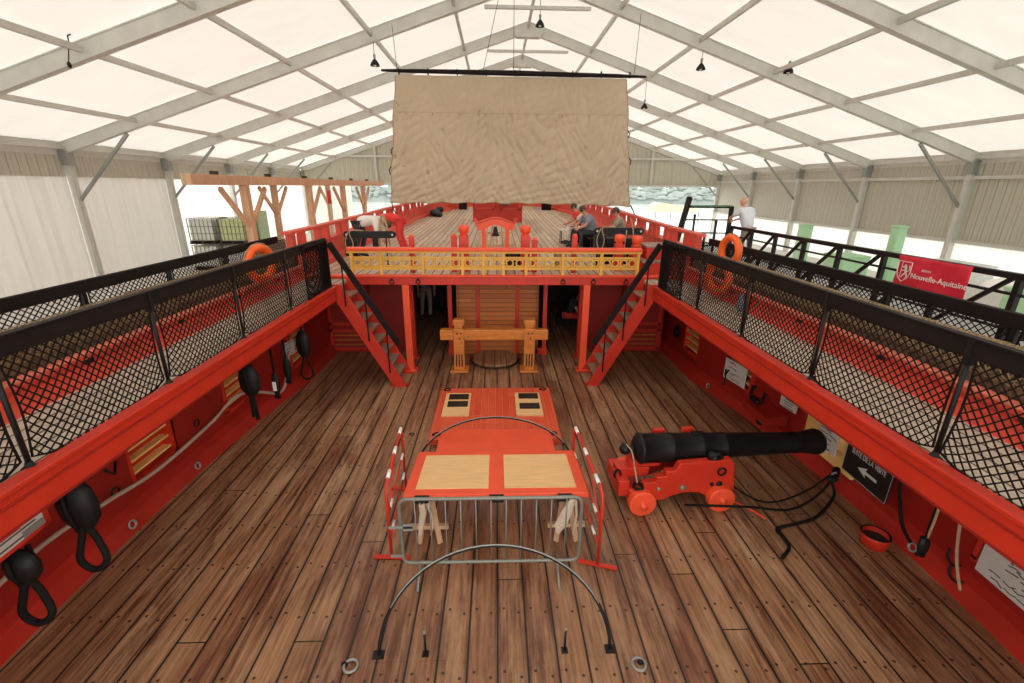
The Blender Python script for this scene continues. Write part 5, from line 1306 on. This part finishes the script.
for k in range(4):
    z = 0.35 + 0.38 * k; m = mb(True); m.tube([(-0.25 + 0.09 * k, -0.1, z), (1.35, -0.1, z)], 0.022 if k < 3 else 0.045, 6); m.build('bar', 'black', q)
m = mb(); m.box(1.3, 1.4, -0.15, -0.05, 0.0, 1.5); m.build('post', 'black', q)
m = mb(); m.box(0.1, 1.3, -0.2, 0.0, 1.5, 1.52); m.build('green_rail_pad', 'green', q)
# banner
bn = empty('banner', (6.44, 6.52, 2.74), 'crimson banner with a white crest and the words Nouvelle-Aquitaine on the truss railing', 'banner')
m = mb(True); nn, mm_ = 24, 10; vs = []
for j in range(mm_ + 1):
    for i in range(nn + 1):
        u, v = i / nn, j / mm_
        vs.append((0.012 * math.sin(u * 9 + v * 4) + 0.008 * math.sin(u * 23 - v * 6) - 0.01, 0.59 - 1.18 * u, -0.235 + 0.47 * v))
m._add(vs, [(j * (nn + 1) + i, j * (nn + 1) + i + 1, (j + 1) * (nn + 1) + i + 1, (j + 1) * (nn + 1) + i) for j in range(mm_) for i in range(nn)])
o = m.build('cloth', 'banner', bn); so = o.modifiers.new('solid', 'SOLIDIFY'); so.thickness = 0.004
def BT(y, z): return Matrix(((0, 0, -1, -0.036), (-1, 0, 0, y), (0, 1, 0, z), (0, 0, 0, 1)))
text_mesh('Nouvelle-Aquitaine', 0.115, 'white', bn, BT(-0.17, -0.045))
text_mesh('RÉGION', 0.042, 'white', bn, BT(0.04, 0.06))
m = mb()
sh = [(-0.12, 0.14), (0.12, 0.14), (0.12, -0.02), (0.08, -0.11), (0.0, -0.17), (-0.08, -0.11), (-0.12, -0.02)]
for (a, b_) in zip(sh, sh[1:] + sh[:1]): m.bar((-0.036, 0.42 - a[0], a[1] + 0.01), (-0.036, 0.42 - b_[0], b_[1] + 0.01), 0.008, 0.01, (1, 0, 0))
m.bar((-0.036, 0.47, 0.14), (-0.036, 0.47, -0.1), 0.006, 0.006, (1, 0, 0))
m.build('crest_outline', 'white', bn)
m = mb()      # rampant lion on the shield
for a, b_, w in (((0.0, 0.07), (0.02, -0.03), 0.035), ((-0.02, 0.1), (0.005, 0.06), 0.035), ((0.0, 0.05), (-0.06, 0.07), 0.014), ((0.0, 0.02), (-0.06, 0.01), 0.014), ((0.02, -0.02), (-0.03, -0.06), 0.018), ((-0.03, -0.06), (-0.05, -0.1), 0.012), ((0.03, -0.03), (0.05, -0.08), 0.018), ((0.05, -0.08), (0.02, -0.11), 0.012), ((0.04, 0.0), (0.075, 0.04), 0.01), ((0.075, 0.04), (0.06, 0.1), 0.01)):
    m.bar((-0.036, 0.395 - a[0], a[1]), (-0.036, 0.395 - b_[0], b_[1]), w, 0.006, (1, 0, 0))
m.build('crest_lion', 'white', bn)
# things on the right quay
def bin_(x, y, w, d, hh, mat, label, name, cat):
    g = empty(name, (x, y, G), label, cat)
    m = mb(); m.box(-w / 2, w / 2, -d / 2, d / 2, 0.06, hh - 0.08); m.build('body', mat, g, 0.03)
    m = mb(); m.box(-w / 2 - 0.02, w / 2 + 0.02, -d / 2 - 0.02, d / 2 + 0.02, hh - 0.08, hh); m.build('lid', mat, g, 0.02)
    m = mb()
    for xx in (-w / 2 + 0.1, w / 2 - 0.1): m.box(xx - 0.06, xx + 0.06, -d / 2, d / 2, 0, 0.06)
    m.build('skid', 'darkwood', g)
bin_(14.0, 17.9, 1.1, 1.1, 1.2, 'palegreen', 'large green bin seen through the truss railing', 'waste_bin', 'bin')
bin_(15.6, 17.6, 0.35, 0.4, 2.35, 'palegreen', 'tall narrow green cabinet against the right wall', 'green_cabinet', 'cabinet')
bin_(16.2, 24.0, 0.5, 0.5, 1.9, 'palegreen', 'far green cabinet beside the walkway man', 'green_cabinet', 'cabinet')
bin_(12.4, 9.9, 0.6, 0.8, 1.5, 'palegreen', 'green bin behind the right end of the banner', 'waste_bin', 'bin')
bin_(14.4, 14.0, 1.3, 1.6, 1.5, 'plastic', 'pale crate behind the truss railing left of the banner', 'pale_crate', 'crate')
g = empty('wrapped_pallet', (14.0, 10.3, G), 'white wrapped pallet behind the banner', 'pallet')
m = mb(True)
for k in range(6): m.ball((0, -1.5 + 0.6 * k, 1.15), (0.8, 0.42, 0.22 + 0.04 * (k % 2)), 12, 8)
m.build('wrapping', 'white', g)
m = mb(); m.box(-0.8, 0.8, -1.8, 1.8, 0.12, 1.15); m.build('load', 'plastic', g, 0.03)
m = mb(); m.box(-0.85, 0.85, -1.85, 1.85, 0, 0.12); m.build('pallet', 'timber', g)
# river boat canopy outside the far end
g = empty('boat_canopy', (17.5, 46, -1.0), 'pale yellow canopy on thin poles outside the far right opening', 'canopy')
m = mb(); m.prism([(-1.9, 3.3), (-1.5, 3.6), (2.4, 3.0), (2.6, 2.7), (-1.9, 2.7)], 2.0); m.build('canopy_cloth', 'canopy', g)
for x in (-1.8, -0.3, 1.2, 2.5):
    m = mb(); m.tube([(x, 0.1, 0), (x, 0.1, 2.8)], 0.05, 6); m.build('pole', 'galv', g)
m = mb(); m.prism([(-3, 0.0), (3.5, 0.0), (4.2, 0.9), (-3.4, 0.9)], 2.2); m.build('hull', 'paper', g)

# ------------------------------------------------------------------ people
def skinned(name, verts, edges, radii, mat, parent, root=0, sub=2):
    me = bpy.data.meshes.new(name); me.from_pydata(verts, edges, []); me.materials.append(M[mat])
    bm = bmesh.new(); bm.from_mesh(me); ly = bm.verts.layers.skin.verify()
    for v, r in zip(bm.verts, radii):
        rr = r if isinstance(r, tuple) else (r, r)
        v[ly].radius = rr; v[ly].use_root = (v.index == root)
    bm.to_mesh(me); bm.free()
    o = bpy.data.objects.new(name, me); C.objects.link(o); o.parent = parent
    sk = o.modifiers.new('skin', 'SKIN'); sk.use_smooth_shade = True
    ss = o.modifiers.new('sub', 'SUBSURF'); ss.levels = sub; ss.render_levels = sub
    return o
def hand(parent, wrist, elbow):
    w, e = Vector(wrist), Vector(elbow); d = (w - e).normalized(); sd = d.orthogonal().normalized(); nz_ = d.cross(sd)
    m = mb(True); m.tube([w, w + d * 0.04, w + d * 0.085], [0.026, 0.036, 0.032], 8)
    for k in range(4):
        b0 = w + d * 0.08 + sd * (-0.027 + 0.018 * k); L = (0.06, 0.075, 0.07, 0.052)[k]
        m.tube([b0, b0 + d * L * 0.5 + nz_ * 0.008, b0 + d * L + nz_ * 0.028], [0.0095, 0.0088, 0.007], 6)
    b0 = w + d * 0.03 + sd * 0.03; m.tube([b0, b0 + sd * 0.028 + d * 0.02, b0 + sd * 0.035 + d * 0.05], [0.012, 0.01, 0.008], 6)
    m.build('hand', 'skin', parent)
def person(label, loc, rzv, J, shirt, trousers, hair, shoes='clothdark', cap=None, longsleeve=False, shorts=False):
    """J: joint positions; the figure faces local -Y"""
    g = empty('person', loc, label, 'person', None, rzv)
    pel, che, nek, hed = [Vector(J[k]) for k in ('pelvis', 'chest', 'neck', 'head')]
    V = [pel, (pel + che) / 2, che, nek, nek + (hed - nek) * 0.45, hed, hed + (hed - nek).normalized() * 0.1]
    E_ = [(0, 1), (1, 2), (2, 3), (3, 4), (4, 5), (5, 6)]; Rr = [(.13, .1), (.125, .095), (.145, .1), .05, .055, .095, .06]
    for s in ('l', 'r'):
        i = len(V); sh_, el, ha = [Vector(J[k + s]) for k in ('sho', 'elb', 'han')]
        V += [sh_, (sh_ + el) / 2, el, (el + ha) / 2, ha]; E_ += [(2, i), (i, i + 1), (i + 1, i + 2), (i + 2, i + 3), (i + 3, i + 4)]; Rr += [.06, .048, .04, .036, .026]
        i = len(V); hp, kn, an, to = [Vector(J[k + s]) for k in ('hip', 'kne', 'ank', 'toe')]
        V += [hp, (hp + kn) / 2, kn, (kn + an) / 2, an, to]; E_ += [(0, i), (i, i + 1), (i + 1, i + 2), (i + 2, i + 3), (i + 3, i + 4), (i + 4, i + 5)]; Rr += [.085, .075, .055, .05, .035, .03]
        hand(g, ha, el)
    skinned('body', V, E_, Rr, 'skin', g)
    V = [pel - (che - pel) * 0.12, (pel + che) / 2, che, che + (nek - che) * 0.7]; E_ = [(0, 1), (1, 2), (2, 3)]; Rr = [(.19, .16), (.19, .16), (.2, .16), (.09, .09)]
    for s in ('l', 'r'):
        i = len(V); sh_, el, ha = [Vector(J[k + s]) for k in ('sho', 'elb', 'han')]
        V += [sh_, lerp(sh_, el, 0.7)]; E_ += [(2, i), (i, i + 1)]; Rr += [.1, .075]
        if longsleeve: V += [el, lerp(el, ha, 0.9)]; E_ += [(i + 1, i + 2), (i + 2, i + 3)]; Rr += [.055, .042]
    skinned('shirt', V, E_, Rr, shirt, g)
    V = [pel + Vector((0, 0, 0.05))]; E_ = []; Rr = [(.155, .125)]
    for s in ('l', 'r'):
        i = len(V); hp, kn, an = [Vector(J[k + s]) for k in ('hip', 'kne', 'ank')]
        V += [hp, (hp + kn) / 2, kn]; E_ += [(0, i), (i, i + 1), (i + 1, i + 2)]; Rr += [.105, .09, .072]
        if not shorts: V += [(kn + an) / 2, lerp(kn, an, 0.93)]; E_ += [(i + 2, i + 3), (i + 3, i + 4)]; Rr += [.065, .055]
    skinned('trousers', V, E_, Rr, trousers, g)
    for s in ('l', 'r'):
        an, to = Vector(J['ank' + s]), Vector(J['toe' + s])
        m = mb(True); m.tube([an + (an - to) * 0.3, an, lerp(an, to, 0.6), to + (to - an) * 0.2], [0.03, 0.046, 0.048, 0.025], 8); m.build('shoe', shoes, g)
    up_ = (hed - nek).normalized()
    f = Vector(J.get('face', (0, -1, 0))).normalized(); sd = f.cross(up_).normalized()
    m = mb(True); c0 = hed + up_ * 0.035 - f * 0.022; m.ball(c0, (0.098, 0.104, 0.1), 14, 9)
    m.build('hair', hair if not cap else cap, g)
    m = mb(True); m.ball(hed + f * 0.098 - up_ * 0.01, (0.014, 0.018, 0.02), 8, 6)
    for s in (-1, 1): m.ball(hed + sd * s * 0.095 - up_ * 0.01, (0.015, 0.02, 0.03), 8, 6)
    m.build('nose_and_ears', 'skin', g)
    m = mb(True)
    for s in (-1, 1): m.ball(hed + f * 0.088 + sd * s * 0.034 + up_ * 0.012, 0.011, 8, 6)
    m.tube([hed + f * 0.09 + sd * -0.025 - up_ * 0.05, hed + f * 0.095 - up_ * 0.053, hed + f * 0.09 + sd * 0.025 - up_ * 0.05], 0.005, 5)
    m.build('eyes_and_mouth', 'darkwood', g)
    return g
def standing(lean=0.0, twist=0.0, arms='down', fold=0.0):
    l = lean
    J = dict(pelvis=(0, 0, 0.95), chest=(0, -0.3 * l, 1.32), neck=(0, -0.5 * l, 1.5), head=(0, -0.62 * l - 0.02, 1.64 - 0.04 * l),
             shol=(0.19, -0.36 * l, 1.42), shor=(-0.19, -0.36 * l, 1.42), hipl=(0.09, 0, 0.9), hipr=(-0.09, 0, 0.9), knel=(0.11, -0.03, 0.5), kner=(-0.12, 0.03, 0.5),
             ankl=(0.12, 0.02, 0.08), ankr=(-0.13, 0.1, 0.08), toel=(0.13, -0.13, 0.04), toer=(-0.15, -0.05, 0.04))
    if arms == 'down': J.update(elbl=(0.25, 0.0, 1.12), elbr=(-0.25, 0.0, 1.12), hanl=(0.25, -0.1, 0.86), hanr=(-0.25, -0.1, 0.86))
    if arms == 'lean': J.update(elbl=(0.28, -0.42, 1.2), elbr=(-0.25, -0.42, 1.2), hanl=(0.1, -0.6, 1.12), hanr=(-0.05, -0.62, 1.12))
    return J
def sitting(sz=0.45, lean=0.3, arms='knee'):
    l = lean
    J = dict(pelvis=(0, 0, sz + 0.08), chest=(0, -0.35 * l, sz + 0.43), neck=(0, -0.6 * l, sz + 0.6), head=(0, -0.72 * l - 0.03, sz + 0.73),
             shol=(0.19, -0.42 * l, sz + 0.53), shor=(-0.19, -0.42 * l, sz + 0.53), hipl=(0.1, -0.03, sz + 0.08), hipr=(-0.1, -0.03, sz + 0.08), knel=(0.14, -0.46, sz + 0.08), kner=(-0.14, -0.46, sz + 0.08),
             ankl=(0.14, -0.42, 0.08), ankr=(-0.14, -0.48, 0.08), toel=(0.15, -0.57, 0.04), toer=(-0.15, -0.63, 0.04))
    J.update(elbl=(0.27, -0.25 - 0.3 * l, sz + 0.3), elbr=(-0.27, -0.25 - 0.3 * l, sz + 0.3), hanl=(0.08, -0.5, sz + 0.22), hanr=(-0.08, -0.52, sz + 0.22))
    return J
def bent():
    return dict(pelvis=(0, 0.0, 0.9), chest=(0, -0.42, 0.98), neck=(0, -0.6, 0.95), head=(0, -0.74, 0.86),
             shol=(0.19, -0.5, 0.95), shor=(-0.19, -0.5, 0.95), hipl=(0.1, 0, 0.86), hipr=(-0.1, 0, 0.86), knel=(0.13, -0.06, 0.48), kner=(-0.13, 0.0, 0.48),
             ankl=(0.13, 0.06, 0.08), ankr=(-0.14, 0.14, 0.08), toel=(0.14, -0.1, 0.04), toer=(-0.15, -0.02, 0.04), elbl=(0.24, -0.55, 0.66), elbr=(-0.24, -0.55, 0.66), hanl=(0.1, -0.66, 0.45), hanr=(-0.1, -0.66, 0.45), face=(0, -0.6, -0.8))
def crouch():
    return dict(pelvis=(0, 0.1, 0.42), chest=(0, -0.28, 0.62), neck=(0, -0.45, 0.66), head=(0, -0.58, 0.62),
             shol=(0.18, -0.36, 0.62), shor=(-0.18, -0.36, 0.62), hipl=(0.1, 0.08, 0.4), hipr=(-0.1, 0.08, 0.4), knel=(0.14, -0.22, 0.2), kner=(-0.14, -0.15, 0.12),
             ankl=(0.14, 0.12, 0.08), ankr=(-0.14, 0.28, 0.06), toel=(0.14, -0.02, 0.04), toer=(-0.14, 0.4, 0.04), elbl=(0.24, -0.45, 0.35), elbr=(-0.24, -0.45, 0.35), hanl=(0.12, -0.62, 0.2), hanr=(-0.12, -0.6, 0.2), face=(0, -0.6, -0.8))
person('man in a pale shirt leaning on the walkway railing with his back to the camera', (7.05, 12.9, WZ), R(198), standing(0.45, arms='lean'), 'shirtwhite', 'khaki', 'skin')
person('person in a white top bending forward behind the left black beam', (-3.55, 12.2, dz(12)), R(85), bent(), 'clothwhite', 'clothdark', 'hair', longsleeve=True)
person('person in red bending over to the right of the white-topped one', (-2.7, 13.2, dz(13.2)), R(-85), bent(), 'clothred', 'clothred', 'hair', longsleeve=True)
bx = empty('deck_bench', (2.95, 14.4, dz(14.6)), 'dark low bench under the seated people on the right', 'bench')
m = mb(); m.box(-0.3, 0.3, -1.4, 1.4, 0.36, 0.42); m.build('seat', 'board', bx, 0.01)
for y in (-1.2, 0, 1.2):
    m = mb(); m.box(-0.25, 0.25, y - 0.04, y + 0.04, 0, 0.36); m.build('leg', 'board', bx)
person('person in a grey shirt seated nearest the camera on the right bench', (2.85, 13.7, dz(14)), R(-75), sitting(0.44, 0.5), 'clothgrey', 'clothdark', 'hair')
person('person in white seated in the middle of the right bench', (2.85, 14.4, dz(14.6)), R(-85), sitting(0.44, 0.4), 'clothwhite', 'clothdark', 'greyhair')
person('person in a red top and white trousers at the far end of the right bench', (2.8, 15.2, dz(15.4)), R(-95), sitting(0.44, 0.4), 'clothred', 'clothwhite', 'hair')
person('person in a dark green-grey top seated beyond the black box', (3.45, 12.6, dz(12.6)), R(-100), sitting(0.44, 0.3), 'khaki', 'clothdark', 'hair')
m = mb(); m.box(3.25, 3.75, 12.35, 12.85, dz(12.6), dz(12.6) + 0.42); tag(m.build('dark_crate', 'board', bevel=0.02), 'dark crate used as a seat near the right black beam', 'crate')
person('person standing in the shade under the forecastle, left opening', (-2.2, 13.9, 0), R(20), standing(0.05), 'clothgrey', 'khaki', 'hair')
person('second person in the dark left opening, behind the first', (-1.75, 14.8, 0), R(-20), standing(0.05), 'clothdark', 'clothdark', 'hair')
person('person seated low in the dark right opening', (2.1, 13.0, 0.0), R(60), sitting(0.3, 0.5), 'clothdark', 'clothred', 'hair', shoes='white')
m = mb(); m.box(1.8, 2.25, 13.0, 13.45, 0, 0.28); tag(m.build('dark_crate', 'board', bevel=0.02), 'low dark crate under the person in the right opening', 'crate')
g = empty('deck_stool', (2.35, 15.4, dz(15.4)), 'small white-topped stool beside the seated people', 'stool')
m = mb(); m.box(-0.25, 0.25, -0.2, 0.2, 0.42, 0.46); m.build('seat', 'white', g)
for x in (-0.22, 0.22):
    for y in (-0.17, 0.17): m = mb(); m.tube([(x, y, 0), (x, y, 0.42)], 0.015, 6); m.build('leg', 'black', g)
